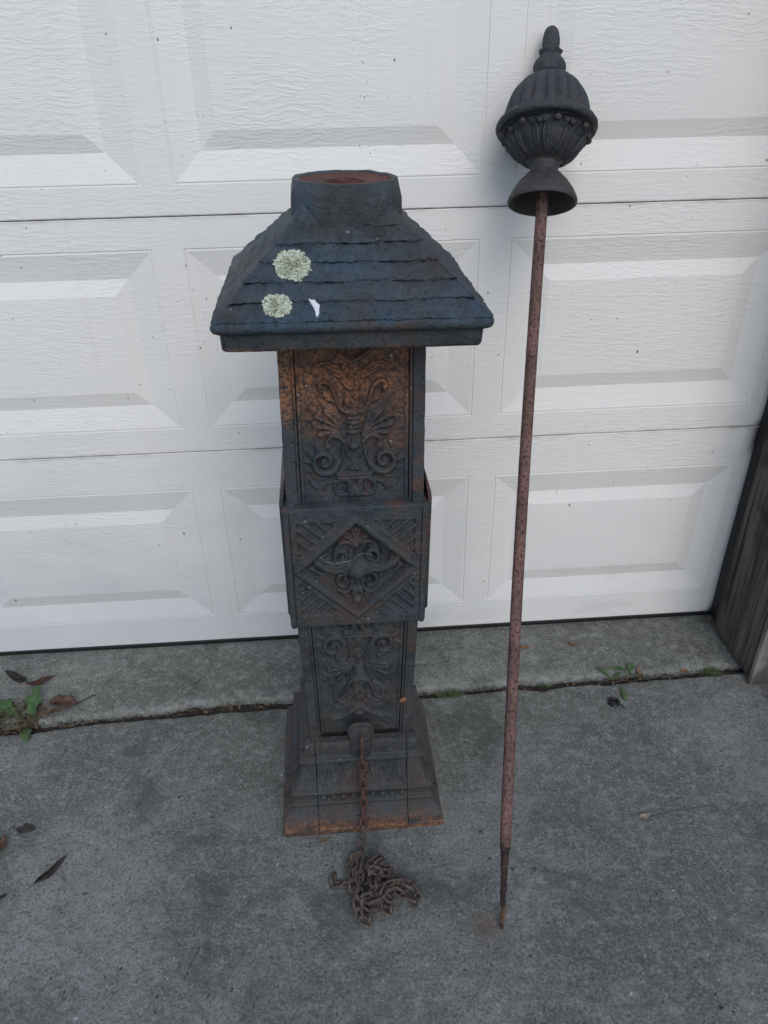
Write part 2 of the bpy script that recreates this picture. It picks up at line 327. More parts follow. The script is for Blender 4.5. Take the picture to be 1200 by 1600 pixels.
M = dict(
    door=mat_door(), iron=mat_iron(),
    rod=mat_rust('rusty_steel_rod', (.100, .056, .049), (.170, .094, .080), (.024, .016, .014), 1.25, (1, 1, .75), .8),
    tip=mat_tip(),
    finial=mat_finial(),
    chain=mat_rust('rusty_chain_iron', (.060, .047, .040), (.115, .088, .073), (.016, .011, .009), 1.6),
    chainred=mat_rust('rusty_chain_iron_red', (.058, .030, .025), (.095, .047, .037), (.016, .010, .009), 1.6),
    rustred=mat_rust('red_rust_iron', (.075, .030, .023), (.125, .050, .036), (.02, .011, .01), 1.0),
    seam_fill=flat('dark_seam_fill', (.010, .009, .009), .9),
    conc=mat_concrete('driveway_concrete'), apron=mat_concrete('apron_concrete', (.165, .172, .155), .5, .7),
    soil=flat('dark_soil', (.030, .024, .020), .95, .5, 200), yard=flat('yard_soil', (.06, .055, .045), .95, .4, 8),
    seal=flat('black_rubber', (.012, .012, .013), .55, .3, 120), gap=flat('joint_dark', (.03, .03, .03), .9),
    wood=mat_wood('weathered_dark_board', (.062, .054, .043), (.140, .120, .094), (.017, .015, .013)),
    wood2=mat_wood('weathered_grey_board', (.12, .115, .10), (.22, .21, .185), (.05, .047, .042)),
    siding=flat('siding_paint', (.42, .41, .38), .7, .1, 6),
    lichen=mat_leaf('pale_green_lichen', (.33, .38, .29), (.56, .60, .49), .9, .1, 160),
    lichen_in=mat_leaf('grey_green_lichen', (.17, .18, .11), (.33, .34, .24), .9, .1, 200),
    white=flat('white_dropping', (.58, .60, .62), .85, .35, 260),
    green=mat_leaf('weed_leaf_green', (.028, .066, .022), (.060, .115, .038), .5), grass=mat_leaf('grass_green', (.045, .085, .020), (.095, .145, .045), .6),
    tan=mat_leaf('dry_leaf_tan', (.11, .066, .036), (.26, .165, .095), .75), rust_leaf=mat_leaf('dry_leaf_orange', (.13, .058, .026), (.27, .130, .060), .7),
    dark_leaf=mat_leaf('rotten_leaf_dark', (.018, .016, .016), (.055, .045, .042), .8), straw=mat_leaf('dry_straw', (.085, .064, .040), (.19, .15, .095), .8),
    pale=mat_leaf('dry_leaf_pale', (.22, .17, .12), (.42, .35, .27), .8),
    redleaf=mat_leaf('dry_leaf_redbrown', (.045, .024, .017), (.105, .058, .042), .7),
    twig=flat('twig_bark', (.050, .043, .038), .9), ring=flat('black_ring_rubber', (.010, .010, .011), .4, .2, 100),
    silk=flat('cobweb_silk', (.45, .45, .43), .8, .1))

# ------------------------------------------------------------------ ground, driveway, apron
def n3(x, y, z=0): return noise.noise(Vector((x, y, z)))
CR_D = [(-3, -.29), (-.62, -.283), (-.40, -.276), (-.28, -.262), (-.12, -.257), (.10, -.252), (.20, -.2475), (.38, -.247), (.58, -.245), (.80, -.236), (.86, -.246), (.93, -.236), (1.10, -.233), (1.26, -.231), (1.38, -.226), (1.6, -.235), (4, -.26)]
CR_A = [(-3, -.265), (-.62, -.262), (-.42, -.252), (-.30, -.247), (-.15, -.242), (-.02, -.226), (.08, -.220), (.2, -.229), (.38, -.226), (.58, -.226), (.80, -.218), (.90, -.216), (1.10, -.214), (1.26, -.212), (1.38, -.207), (4, -.2)]
def ipl(tab, x): return float(np.interp(x, [p[0] for p in tab], [p[1] for p in tab]))
def slab_h(x, y):
    return .0022 * n3(x * 2.2, y * 2.2) + .0012 * n3(x * 9, y * 9, 3) + .0007 * n3(x * 30, y * 30, 5)
def build_slab(name, xs, edge_fn, inward, lift, mat, depth=.06):
    """rows run from under the rounded broken edge inwards; inward(d) gives offset of row"""
    offs = [(-.004, -depth), (0, -.022), (.0005, -.010), (.002, -.0045), (.005, -.0016), (.009, -.0004), (.014, 0)]
    d = .02; rows = list(offs)
    while d < .9: rows.append((d, 0)); d += .011
    while d < abs(inward): rows.append((d, 0)); d *= 1.35
    rows.append((abs(inward), 0)); s = 1 if inward > 0 else -1
    X = np.zeros((len(rows), len(xs))); Y = X.copy(); Z = X.copy()
    for i, x in enumerate(xs):
        e = edge_fn(x) + .0035 * n3(x * 28, 1.7, s) + .0022 * n3(x * 85, 4.1, s)
        chip = max(0, n3(x * 13, 9.2, s) - .28) * .030
        for j, (o, dz) in enumerate(rows):
            k = 1 if o > .02 else max(0, 1 - o / .03)
            y = e + s * (o + (chip * max(0, 1 - o / .02) if o < .02 else 0))
            X[j, i] = x; Y[j, i] = y; Z[j, i] = lift + dz * (1 + 2.2 * max(0, n3(x * 9, 2.2, s))) + slab_h(x, y + 3 * s)
    me = gridmesh(name, X, Y, Z, flip=(s < 0)); W_ = np.zeros_like(X)
    for j, (o, dz) in enumerate(rows):
        if s > 0: W_[j] = max(0, 1 - abs(o - .008) / .030)
    W_ *= np.array([max(0, min(1, .55 + 1.3 * n3(x * 5, 7.7))) for x in xs])[None, :]
    me.attributes.new('wear', 'FLOAT', 'POINT').data.foreach_set('value', W_.ravel().astype(np.float32))
    return tag(link(name, me, mat), kind='structure')
xs_f = list(np.concatenate([np.linspace(-8, -1.2, 12)[:-1], np.arange(-1.2, 2.0, .011), np.linspace(2.0, 9, 12)]))
driveway = build_slab('driveway', xs_f, lambda x: ipl(CR_D, x), -9.0, 0, M['conc'])
xs_a = [x for x in xs_f if -2 < x < 1.374] + [1.376, 1.3765]
apron = build_slab('door_apron', xs_a, lambda x: ipl(CR_A, x), .30, .006, M['apron'])
xs_b = [1.3785, 1.379] + list(np.arange(1.382, 1.46, .01)) + [1.5, 2, 3]
apron2 = build_slab('mossy_strip', xs_b, lambda x: ipl(CR_A, x), .30, .001, M['apron'])
G = np.linspace(-1, 1, 41); gx = np.sign(G) * (np.abs(G) ** 4) * 600
GX, GY = np.meshgrid(gx, gx)
ground = tag(link('ground', gridmesh('ground', GX, GY, np.full_like(GX, -.07)), M['yard']), kind='structure')
# soil filling the joint
jx = np.arange(-1.6, 2.4, .008); jy = np.linspace(-.34, -.17, 24)
JX, JY = np.meshgrid(jx, jy); JZ = np.vectorize(lambda a, b: -.014 + .006 * n3(a * 40, b * 40) + .004 * n3(a * 110, b * 110) + .005 * n3(a * 6, b * 6))(JX, JY)
tag(link('joint_soil', gridmesh('joint_soil', JX, JY, JZ), M['soil']), kind='structure')

# ------------------------------------------------------------------ garage door
PW, ST = .6212, .0651
DX0, DX1 = -2 * (PW + ST), 2 * ST + 2 * PW + .066
PX = [(-2 * PW - ST, -PW - ST), (-PW, 0), (ST, ST + PW), (2 * ST + PW, 2 * ST + 2 * PW)]
SECT = [(.022, .6092, .108, .5081), (.6110, 1.1424, .6725, 1.0805), (1.1442, 1.6757, 1.2028, 1.6135), (1.6775, 2.20, 1.736, 2.14)]
door = empty('garage_door', (0, 0, 0), (0, 0, 0), 'white overhead garage door with raised wood-grain panels behind the iron post', 'garage door')
def panel_mesh(x0, x1, z0, z1):
    # nested rectangular loops: outer crease, wide slope in, narrow slope out, raised field
    cx, cz = (x0 + x1) / 2, (z0 + z1) / 2
    loops = [(0, 0), (.0008, .0022), (.003, .0024), (.0042, .0006), (.006, .0006), (.058, .0105), (.060, .0108), (.061, .0106), (.0925, .0034), (.094, .0030), (.0955, .0029)]
    V, F = [], []
    nx, nz = 10, 6
    def ring(o, d):
        a0, a1, b0, b1 = x0 + o, x1 - o, z0 + o, z1 - o; pts = []
        for i in range(nx): pts.append((a0 + (a1 - a0) * i / nx, d, b0))
        for i in range(nz): pts.append((a1, d, b0 + (b1 - b0) * i / nz))
        for i in range(nx): pts.append((a1 - (a1 - a0) * i / nx, d, b1))
        for i in range(nz): pts.append((a0, d, b1 - (b1 - b0) * i / nz))
        return pts
    m = 2 * (nx + nz)
    for o, d in loops: V += ring(o, d)
    for j in range(len(loops) - 1):
        for i in range(m): F.append((j * m + i, j * m + (i + 1) % m, (j + 1) * m + (i + 1) % m, (j + 1) * m + i))
    F.append(tuple((len(loops) - 1) * m + i for i in range(m)))
    return mesh('raised_panel', V, F, angle=9)
def section_mesh(z0, z1, pz0, pz1):
    bm = bmesh.new(); xsb = sorted({DX0, DX1, *[q for p in PX for q in p]}); zb = [z0 + .0025, pz0, pz1, z1 - .0025]
    def quad(*p): bm.faces.new([bm.verts.new(q) for q in p])
    for i in range(len(xsb) - 1):
        for j in range(3):
            if j == 1 and any(abs(xsb[i] - p[0]) < 1e-6 for p in PX): continue
            quad((xsb[i], 0, zb[j]), (xsb[i + 1], 0, zb[j]), (xsb[i + 1], 0, zb[j + 1]), (xsb[i], 0, zb[j + 1]))
    for za, zc in ((z0 + .0025, z0), (z1 - .0025, z1)):                      # rounded section lips and returns
        prev = [(0, za)]
        for t in (30, 60, 90): prev.append((.0025 * (1 - math.cos(R(t))), za + (zc - za) * math.sin(R(t))))
        prev.append((.045, zc))
        for (ya, a), (yb, b) in zip(prev, prev[1:]): quad((DX0, ya, a), (DX1, ya, a), (DX1, yb, b), (DX0, yb, b))
    for xx in (DX0, DX1): quad((xx, 0, z0 + .0025), (xx, 0, z1 - .0025), (xx, .045, z1), (xx, .045, z0))
    quad((DX0, .045, z0), (DX1, .045, z0), (DX1, .045, z1), (DX0, .045, z1))
    bmesh.ops.remove_doubles(bm, verts=bm.verts, dist=1e-5)
    return bm_mesh('door_section', bm, 30)
for (z0, z1, a, b) in SECT:
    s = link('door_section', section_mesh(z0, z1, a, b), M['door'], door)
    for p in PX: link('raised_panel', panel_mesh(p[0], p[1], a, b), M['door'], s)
for (q, z) in ((.610, 0), (1.1432, 0), (1.6765, 0)):
    link('joint_shadow_strip', box('joint_shadow_strip', DX0, DX1, .0075, .04, q - .004, q + .004, 0), M['gap'], door)
V, F = tube([(x, .012, .015 + .0015 * n3(x * 3, 0)) for x in np.linspace(DX0, DX1, 60)], .0125, 10)
link('bottom_seal', mesh('bottom_seal', V, F), M['seal'], door)
link('seal_retainer', box('seal_retainer', DX0, DX1, .0045, .04, .019, .026, .001, 1), M['gap'], door)

# ------------------------------------------------------------------ door frame (weathered boards at the right edge)
def board_mesh(name, x0, x1, y0, y1, z0, z1, jag=.004, nz=60):
    bm = bmesh.new(); box_bm(bm, x0, x1, y0, y1, z0, z1, .004, 2)
    long_e = [e for e in bm.edges if abs(e.verts[0].co.z - e.verts[1].co.z) > .5]
    bmesh.ops.subdivide_edges(bm, edges=long_e, cuts=nz, use_grid_fill=True)
    for v in bm.verts:
        p = v.co; v.co.x += .0016 * n3(p.y * 9, p.z * 7, p.x * 9) + .0007 * n3(p.y * 40, p.z * 30, 3); v.co.y += .0016 * n3(p.x * 9, p.z * 6, 7)
        if p.z < z0 + .02: v.co.z += jag * n3(p.y * 30, p.x * 30, 2)
    return bm_mesh(name, bm, 50)
frame = empty('door_frame', (1.40, -.15, 0), (0, 0, 0), 'dark weathered wooden jamb boards standing at the right edge of the garage door', 'door frame')
def fpart(name, me, mat): 
    me.transform(Matrix.Translation((-1.40, .15, 0))); return link(name, me, mat, frame)
fpart('jamb_board', board_mesh('jamb_board', 1.397, 1.43, -.2560, -.058, .012, 2.25), M['wood'])
fpart('trim_board', board_mesh('trim_board', 1.3945, 1.53, -.2790, -.2630, .004, 2.25), M['wood2'])
fpart('backing_board', board_mesh('backing_board', 1.44, 1.50, -.2545, .06, .012, 2.25), M['wood'])
fpart('edge_strip', board_mesh('edge_strip', 1.4085, 1.417, -.0565, -.003, .016, 2.25, .006), M['seal'])
V, F = tube([(1.428 + .004 * n3(z * 5, 1), -.020 + .002 * n3(z * 7, 4), z) for z in np.linspace(.02, 2.2, 50)], .011, 8)
fpart('weather_strip', mesh('weather_strip', V, F), M['seal'])
fpart('stop_board', board_mesh('stop_board', 1.414, 1.438, -.052, -.006, .012, 2.25), M['wood'])
wall = empty('house_wall', (1.7, -.2, 0), (0, 0, 0), 'pale lap siding wall beyond the weathered door frame', 'wall')
for k in range(20):
    bm = bmesh.new(); z = .05 + k * .15
    for x0, x1 in ((1.532, 6),):
        p = [(-.285, z), (-.297, z + .002), (-.283, z + .150), (-.262, z + .150), (-.262, z)]
        a = [bm.verts.new((x0 - 1.7, y + .2, q)) for y, q in p]; b = [bm.verts.new((x1 - 1.7, y + .2, q)) for y, q in p]
        for i in range(5): bm.faces.new((a[i], a[(i + 1) % 5], b[(i + 1) % 5], b[i]))
        bm.faces.new(a); bm.faces.new(b[::-1])
    link('siding_plank', bm_mesh('siding_plank', bm, 20), M['siding'], wall)

# ------------------------------------------------------------------ relief engine (height fields of cast ornament)
def catmull(P, n=8, closed=False):
    P = np.array(P, float); out = []
    for i in range(len(P) - 1):
        p0 = P[i - 1] if i else 2 * P[0] - P[1]; p1, p2 = P[i], P[i + 1]; p3 = P[i + 2] if i + 2 < len(P) else 2 * P[-1] - P[-2]
        for t in np.linspace(0, 1, n, endpoint=False):
            out.append(.5 * ((2 * p1) + (-p0 + p2) * t + (2 * p0 - 5 * p1 + 4 * p2 - p3) * t * t + (-p0 + 3 * p1 - 3 * p2 + p3) * t ** 3))
    out.append(P[-1]); return np.array(out)
class Relief:
    def __init__(s, x, z): s.X, s.Z = x, z; s.h = np.zeros_like(x); s.base = 0
    def stroke(s, pts, w0, w1=None, ht=1, mode='max', raw=False, groove=.0):
        w1 = w0 if w1 is None else w1; P = np.array(pts, float) if raw or len(pts) < 3 else catmull(pts)
        W = max(w0, w1) * 1.9; lo, hi = P.min(0) - W, P.max(0) + W
        m = (s.X > lo[0]) & (s.X < hi[0]) & (s.Z > lo[1]) & (s.Z < hi[1])
        if not m.any(): return
        x, z = s.X[m], s.Z[m]; best = np.full(x.shape, 1e9); wb = np.full(x.shape, w0)
        n = len(P) - 1
        for i in range(n):
            a, b = P[i], P[i + 1]; d = b - a; L = d @ d + 1e-12; t = np.clip(((x - a[0]) * d[0] + (z - a[1]) * d[1]) / L, 0, 1)
            w = w0 + (w1 - w0) * (i + t) / n; q = np.hypot(x - a[0] - t * d[0], z - a[1] - t * d[1]) / w
            k = q < best; best[k] = q[k]; wb[k] = w[k]
        f = np.sqrt(np.clip(1 - best ** 2, 0, 1)) * (ht - (s.base if mode == 'max' else 0)) + (s.base if mode == 'max' else 0)
        H = s.h[m]
        if mode == 'max': H = np.maximum(H, f) - groove * np.clip(1 - np.abs(best - 1.25) / .3, 0, 1)
        elif mode == 'sub': H = H - f
        else: H = H + f
        s.h[m] = H
    def blob(s, cx, cz, rx, rz, ht, rot=0, mode='max', power=2):
        c, q = math.cos(rot), math.sin(rot); dx, dz = s.X - cx, s.Z - cz; u = (dx * c + dz * q) / rx; v = (-dx * q + dz * c) / rz
        f = np.sqrt(np.clip(1 - (u * u + v * v) ** (power / 2), 0, 1)) * (ht - s.base) + s.base
        s.h = np.maximum(s.h, f) if mode == 'max' else s.h + f * (1 if mode == 'add' else -1)
    def poly(s, pts, ht, edge, mode='set'):
        P = np.array(pts, float); n = len(P); d = np.full(s.X.shape, 1e9)
        area = sum(P[i][0] * P[(i + 1) % n][1] - P[(i + 1) % n][0] * P[i][1] for i in range(n)); sg = 1 if area > 0 else -1
        for i in range(n):
            a, b = P[i], P[(i + 1) % n]; e = (b - a) / np.linalg.norm(b - a); d = np.minimum(d, sg * (-(s.X - a[0]) * e[1] + (s.Z - a[1]) * e[0]))
        f = np.clip(d / edge, 0, 1); f = f * f * (3 - 2 * f); 
        if mode == 'set': s.h = s.h * (1 - f) + ht * f
        else: s.h = s.h + ht * f
        return f
    def blur(s, n=1):
        for _ in range(n):
            p = np.pad(s.h, 1, mode='edge'); s.h = (p[:-2, 1:-1] + p[2:, 1:-1] + 2 * p[1:-1, 1:-1] + p[1:-1, :-2] + p[1:-1, 2:]) / 6
def spiral(cx, cy, r0, r1, a0, a1, n=26):
    out = []
    for t in np.linspace(0, 1, n):
        r = r0 + (r1 - r0) * t; a = R(a0 + (a1 - a0) * t); out.append((cx + r * math.cos(a), cy + r * math.sin(a)))
    return out
def mirror(rf, fn):
    fn(lambda p: [(x, y) for x, y in p], 1); fn(lambda p: [(-x, y) for x, y in p], -1)

def vase_relief(X, Z):
    """candelabrum ornament; units: drawing px (x from centre line, y up from foot), about 785 x 1110"""
    r = Relief(X, Z)
    def half(mp, sg):
        S = r.stroke
        def arc(cx, cy, r0, r1, a0, a1, w0, w1, ht): S(mp(spiral(cx, cy, r0, r1, a0, a1)), w0, w1, ht, raw=True, groove=.12)
        S(mp([(22, 20), (30, 70), (44, 118), (60, 140)]), 46, 30, .9, groove=.15)                       # pedestal neck
        S(mp([(20, 12), (95, 6), (150, 16)]), 26, 14, .55)
        arc(105, 70, 78, 18, 165, -200, 20, 9, .75)                                                     # low scroll
        S(mp([(160, 122), (215, 100), (255, 40)]), 15, 5, .5)
        arc(232, 285, 108, 22, -170, 330, 33, 13, 1.0)                                                  # main volute
        r.blob(sg * 232, 285, 26, 26, .95)
        S(mp([(120, 245), (95, 300), (80, 370), (72, 440), (98, 480)]), 15, 14, .7, groove=.1)           # stalk
        S(mp([(70, 430), (110, 470), (170, 475), (205, 440), (205, 400), (180, 395)]), 20, 13, .9, groove=.12)   # small volute
        r.blob(sg * 192, 405, 22, 22, .9)
        for k, (ang, L) in enumerate(((8, 175), (24, 220), (40, 255), (56, 230), (72, 150))):            # palmette lobes
            a = R(ang); bx, by = 62, 470 + 8 * k
            ex, ey = bx + L * math.cos(a) * 1.12, by + L * math.sin(a) * .85
            S(mp([(bx, by), ((bx + ex) / 2 + 14, (by + ey) / 2 + 20), (ex, ey)]), 10, 24, .75, groove=.16)
        S(mp([(60, 470), (150, 560), (250, 620), (335, 690)]), 9, 5, .85)
        for t in (.35, .5, .65, .8):
            x0, y0 = 60 + 275 * t, 470 + 215 * t; S(mp([(x0, y0), (x0 + 30, y0 - 34), (x0 + 70, y0 - 44)]), 12, 7, .6, groove=.14)
        for a_, r_ in ((-40, 150), (-5, 160), (25, 150), (60, 128)):                                     # leaflets behind the volute
            q_ = R(a_); S(mp([(232 + 112 * math.cos(q_), 285 + 112 * math.sin(q_)), (232 + r_ * math.cos(q_ + .12), 285 + r_ * math.sin(q_ + .12))]), 17, 7, .5, groove=.1)
        S(mp([(130, 205), (190, 168), (270, 150), (330, 175)]), 20, 8, .6, groove=.12); S(mp([(285, 60), (330, 95), (345, 140)]), 14, 7, .45, groove=.1)
        S(mp([(95, 720), (170, 735), (230, 770)]), 18, 7, .5, groove=.12); S(mp([(140, 640), (220, 690), (255, 745)]), 16, 7, .5, groove=.12)
        S(mp([(20, 815), (60, 850), (78, 905)]), 18, 9, .55, groove=.12); S(mp([(100, 900), (150, 935), (215, 935)]), 16, 8, .5, groove=.12); S(mp([(105, 965), (180, 1000), (260, 985), (300, 940)]), 16, 8, .5, groove=.12)
        S(mp([(40, 300), (56, 360), (40, 420)]), 8, 8, .4)
        S(mp([(10, 655), (60, 660), (100, 690), (122, 745), (140, 800), (165, 850), (215, 878), (250, 850), (238, 815)]), 17, 17, .9, groove=.14)  # goblet
        r.blob(sg * 235, 838, 24, 22, .9)
        S(mp([(0, 690), (45, 705), (66, 750), (52, 790)]), 11, 7, .6)
        S(mp([(12, 975), (50, 990), (78, 960), (60, 935)]), 14, 9, .6); S(mp([(0, 1000), (70, 1040), (190, 1110), (300, 1120)]), 22, 14, .6, groove=.1)
        S(mp([(20, 935), (34, 900), (16, 880)]), 10, 8, .45)
    mirror(r, half)
    for y0, wd in ((152, 128), (181, 128)): r.stroke([(-wd, y0), (wd, y0)], 15, 15, .95, raw=True)
    r.poly([(-72, 200), (72, 200), (0, 276)], .7, 14)
    r.blob(0, 395, 42, 36, 1.0); r.blob(0, 432, 20, 26, .8)
    for y0, a in ((508, 62), (540, 58), (572, 62), (606, 66), (640, 72)): r.blob(0, y0, a, 19, .85)
    r.blob(26, 745, 16, 14, .6); r.blob(0, 1085, 60, 40, .6)
    r.blur(1); return r.h

def panel_grid(z0, z1, hw, nz, nx): 
    return np.meshgrid(np.linspace(-hw, hw, nx), np.linspace(z0, z1, nz))
def cast_noise(X, Z, amp=.0006, seed=0):
    f = np.vectorize(lambda a, b: n3(a * 70, b * 70, seed) + .6 * n3(a * 170, b * 170, seed + 3))
    return amp * f(X, Z)

# ------------------------------------------------------------------ cast iron post
post = empty('cast_iron_post', (.3745, -.455, -.001), (0, R(1.03), R(1.07)), 'rusty cast iron hitching post with stepped square cap and relief panels', 'iron post')
def shw(z):      # half width of shaft
    return .1030 + (.1112 - .1030) * (z - .225) / .3 if z < .53 else .1140 + (.1110 - .1140) * (z - .785) / .265
def four(name, me, mat, first=None):
    out = []
    for k in range(4):
        o = link(name, me, mat, post); o.rotation_euler = (0, 0, k * math.pi / 2); out.append(o)
    return out
# shaft panels (upper, and the same casting upside down below)
def shaft_panel(z0, z1, ppm, zfoot, updown):
    X, Z = panel_grid(z0, z1, .0868, int((z1 - z0) / .00115), 150)
    U = X / .000208; Vv = (Z - zfoot) / ppm * updown
    h = vase_relief(U, Vv); Y = np.zeros_like(X); XX = X.copy()
    hw = np.vectorize(shw)(Z)
    rec = np.clip((np.abs(X) - .0795) / .003, 0, 1); rec = rec * rec * (3 - 2 * rec)       # narrow raised fillet by the seam
    Y = -(hw - .0130) - h * .0130 - rec * .004 + cast_noise(X, Z, .0005, z0 * 10)
    XX = X * hw / .112
    return gridmesh('relief_panel', XX, Y, Z)
four('relief_panel', shaft_panel(.7835, 1.075, .000229, .796, 1), M['iron'])
four('relief_panel', shaft_panel(.222, .54, .000239, .535, -1), M['iron'])
# shaft corner strips
def corner_strip(z0, z1, n=40):
    V, F = [], []
    zs = np.linspace(z0, z1, n)
    for z in zs:
        hw = shw(z); s = .0885 * hw / .112; j = .0008 * n3(z * 60, z0)
        a = [(-s, -(hw - .02)), (-s, -(hw - .0055)), (-s - .0035, -(hw - .005)), (-s - .0055, -hw + j), (-hw + .002, -hw + j), (-hw + j, -hw + .002)]
        pr_ = a + [(q[1], q[0]) for q in a[::-1] if True][1:] if False else a + [(y, x) for x, y in a[::-1][2:]] 
        V += [(x, y, z) for x, y in pr_]
    m = len(V) // n
    for i in range(n - 1):
        for k in range(m): F.append((i * m + k, i * m + (k + 1) % m, (i + 1) * m + (k + 1) % m, (i + 1) * m + k))
    F += [tuple(range(m)), tuple((n - 1) * m + k for k in range(m))]
    return mesh('corner_strip', V, F, angle=35)
four('corner_strip', corner_strip(.7838, 1.078), M['iron']); four('corner_strip', corner_strip(.205, .535), M['iron'])
# diamond box
def diamond_relief(X, Z):
    """units px: x from centre (right +), y up from centre; outer panel about 910 x 790"""
    r = Relief(X, Z); r.h[:] = .60
    ax, ay = 440, 350
    # four corner triangles, sunk, with diagonal ribs
    for sx in (-1, 1):
        for sy in (-1, 1):
            tri = [(sx * 425, sy * 338), (sx * 425, sy * 82), (sx * 118, sy * 338)]
            f = r.poly(tri, .12, 12)
            for k in range(6):
                t = .1 + k * .155
                p = np.array((sx * (425 - 0), sy * (82 + 256 * 1))) ; e = np.array((sx * (425 - 307 * (1 - t)), sy * (82 + 256 * (1 - t)))) 
                d = np.array((sx * 1.0, sy * -.0)) ; q = e + np.array((sx * 190, sy * 150)) * 1.6
                # clip the rib to the triangle's legs
                tt = min((425 - abs(e[0])) / 304 if abs(e[0]) < 425 else 0, (338 - abs(e[1])) / 240)
                q = e + np.array((sx * 304, sy * 240)) * max(0, tt) * .93; e2 = e + np.array((sx * 12, sy * 9))
                if np.hypot(*(q - e2)) > 12: r.stroke([e2, q], 16, 16, .66, raw=True)
    # diamond: raised roll, deep field
    dm = [(0, ay), (ax, 0), (0, -ay), (-ax, 0)]
    for i in range(4): r.stroke([dm[i], dm[(i + 1) % 4]], 30, 30, .92, raw=True)
    k = .93; r.poly([(x * k, y * k) for x, y in dm], -.55, 26)
    D = Relief(X, Z); D.h[:] = -.55; D.base = -.55
    def half(mp, sg):
        S = lambda p, a, b=None, h=.4: D.stroke(mp(p), a, b, h, groove=.16)
        D.poly([(sg * 285, 42), (sg * 392, -2), (sg * 300, -40)], .05, 14)
        S([(50, 14), (140, -8), (232, 12), (296, 66), (276, 132)], 54, 36, .66)               # big comma lobe
        S([(90, 30), (165, 20), (226, 40), (258, 84)], 12, 10, .84)
        D.stroke(mp(spiral(106, 88, 60, 22, -75, 280)), 25, 16, .72, raw=True, groove=.18); D.blob(sg * 104, 84, 20, 20, .20)
        S([(0, 140), (62, 178), (118, 172), (160, 128)], 20, 10, .18); S([(0, 150), (44, 204), (88, 222)], 20, 11, .30); S([(0, 160), (20, 230), (34, 272)], 17, 10, .24)
        S([(60, -34), (150, -26), (250, -44), (300, -26)], 22, 9, .16)
        D.stroke(mp(spiral(96, -104, 62, 16, 110, -260)), 21, 12, .36, raw=True, groove=.18); D.blob(sg * 96, -104, 18, 18, .2)
        S([(36, -80), (44, -150), (92, -190), (140, -168)], 22, 14, .22); S([(10, -150), (34, -206), (12, -236)], 20, 13, .22)
    mirror(D, half)
    S = D.stroke; S([(0, 90), (0, 180), (0, 280)], 14, 10, .2); D.blob(0, 265, 26, 24, .2); D.blob(0, -10, 82, 80, 1.35); D.blob(0, -252, 46, 36, .35)
    S([(0, -60), (0, -200)], 22, 14, .2, raw=True)
    q = np.abs(X) / (ax * k) + np.abs(Z) / (ay * k); msk = np.clip((1 - q) / .03, 0, 1)
    r.h = r.h * (1 - msk) + np.maximum(r.h, D.h) * msk
    r.blur(1); return r.h
X, Z = panel_grid(.5335, .779, .1105, 230, 210)
hd = diamond_relief(X / .000238, (Z - .6555) / .000290)
fr = np.maximum(np.abs(X) / .1105, 0); Yd = -.1218 + .0088 - hd * .0145 + cast_noise(X, Z, .0005, 4)
four('diamond_panel', gridmesh('diamond_panel', X, Yd, Z), M['iron'])
def l_post(z0, z1, hw, s, d, name):
    V, F = [], []; n = 30
    for z in np.linspace(z0, z1, n):
        j = .0008 * n3(z * 60, 5); t = 0
        if z < z0 + .006: t = .002
        a = [(-s, -hw + d), (-s, -hw + t + .001), (-s - .001, -hw + t + j), (-hw + .003, -hw + t + j), (-hw + t + j, -hw + .003)]
        V += [(x, y, z) for x, y in a + [(y, x) for x, y in a[::-1][2:]]]
    m = len(V) // n
    for i in range(n - 1):
        for k in range(m): F.append((i * m + k, i * m + (k + 1) % m, (i + 1) * m + (k + 1) % m, (i + 1) * m + k))
    F += [tuple(range(m)), tuple((n - 1) * m + k for k in range(m))]
    return mesh(name, V, F, angle=35)
four('box_corner', l_post(.529, .781, .1222, .1115, .012, 'box_corner'), M['iron'])
# sloping ledge on top of the box, closed underside below
bm = bmesh.new()
def ring_sq(bm, hw, z): return [bm.verts.new((sx * hw, sy * hw, z)) for sx, sy in ((-1, -1), (1, -1), (1, 1), (-1, 1))]
rs = [ring_sq(bm, a, z) for a, z in ((.1222, .776), (.1222, .7790), (.1205, .7815), (.1130, .7845), (.090, .785))]
for a, b in zip(rs, rs[1:]):
    for k in range(4): bm.faces.new((a[k], a[(k + 1) % 4], b[(k + 1) % 4], b[k]))
link('box_ledge', bm_mesh('box_ledge', bm, 30), M['iron'], post)
bm = bmesh.new(); rs = [ring_sq(bm, a, z) for a, z in ((.1195, .535), (.1185, .5315), (.085, .5315))]
for a, b in zip(rs, rs[1:]):
    for k in range(4): bm.faces.new((a[k], a[(k + 1) % 4], b[(k + 1) % 4], b[k]))
link('box_underside', bm_mesh('box_underside', bm, 30), M['iron'], post)
for sg in (-1, 1):                                                # side plates with slanted heads
    bm = bmesh.new(); prof = [(.1235, .548), (.1285, .552), (.1290, .785), (.1270, .798), (.1160, .836), (.1145, .836), (.1235, .78)]
    q_ = 0 if sg > 0 else .0025; a = [bm.verts.new((sg * (x - q_), -.107, z)) for x, z in prof]; b = [bm.verts.new((sg * (x - q_), .107, z)) for x, z in prof]
    for i in range(len(prof)): bm.faces.new((a[i], a[(i + 1) % 7], b[(i + 1) % 7], b[i]))
    bm.faces.new(a); bm.faces.new(b)
    bmesh.ops.bevel(bm, geom=list(bm.edges), offset=.0012, segments=2, affect='EDGES', profile=.5)
    link('side_plate', bm_mesh('side_plate', bm), M['iron'], post)
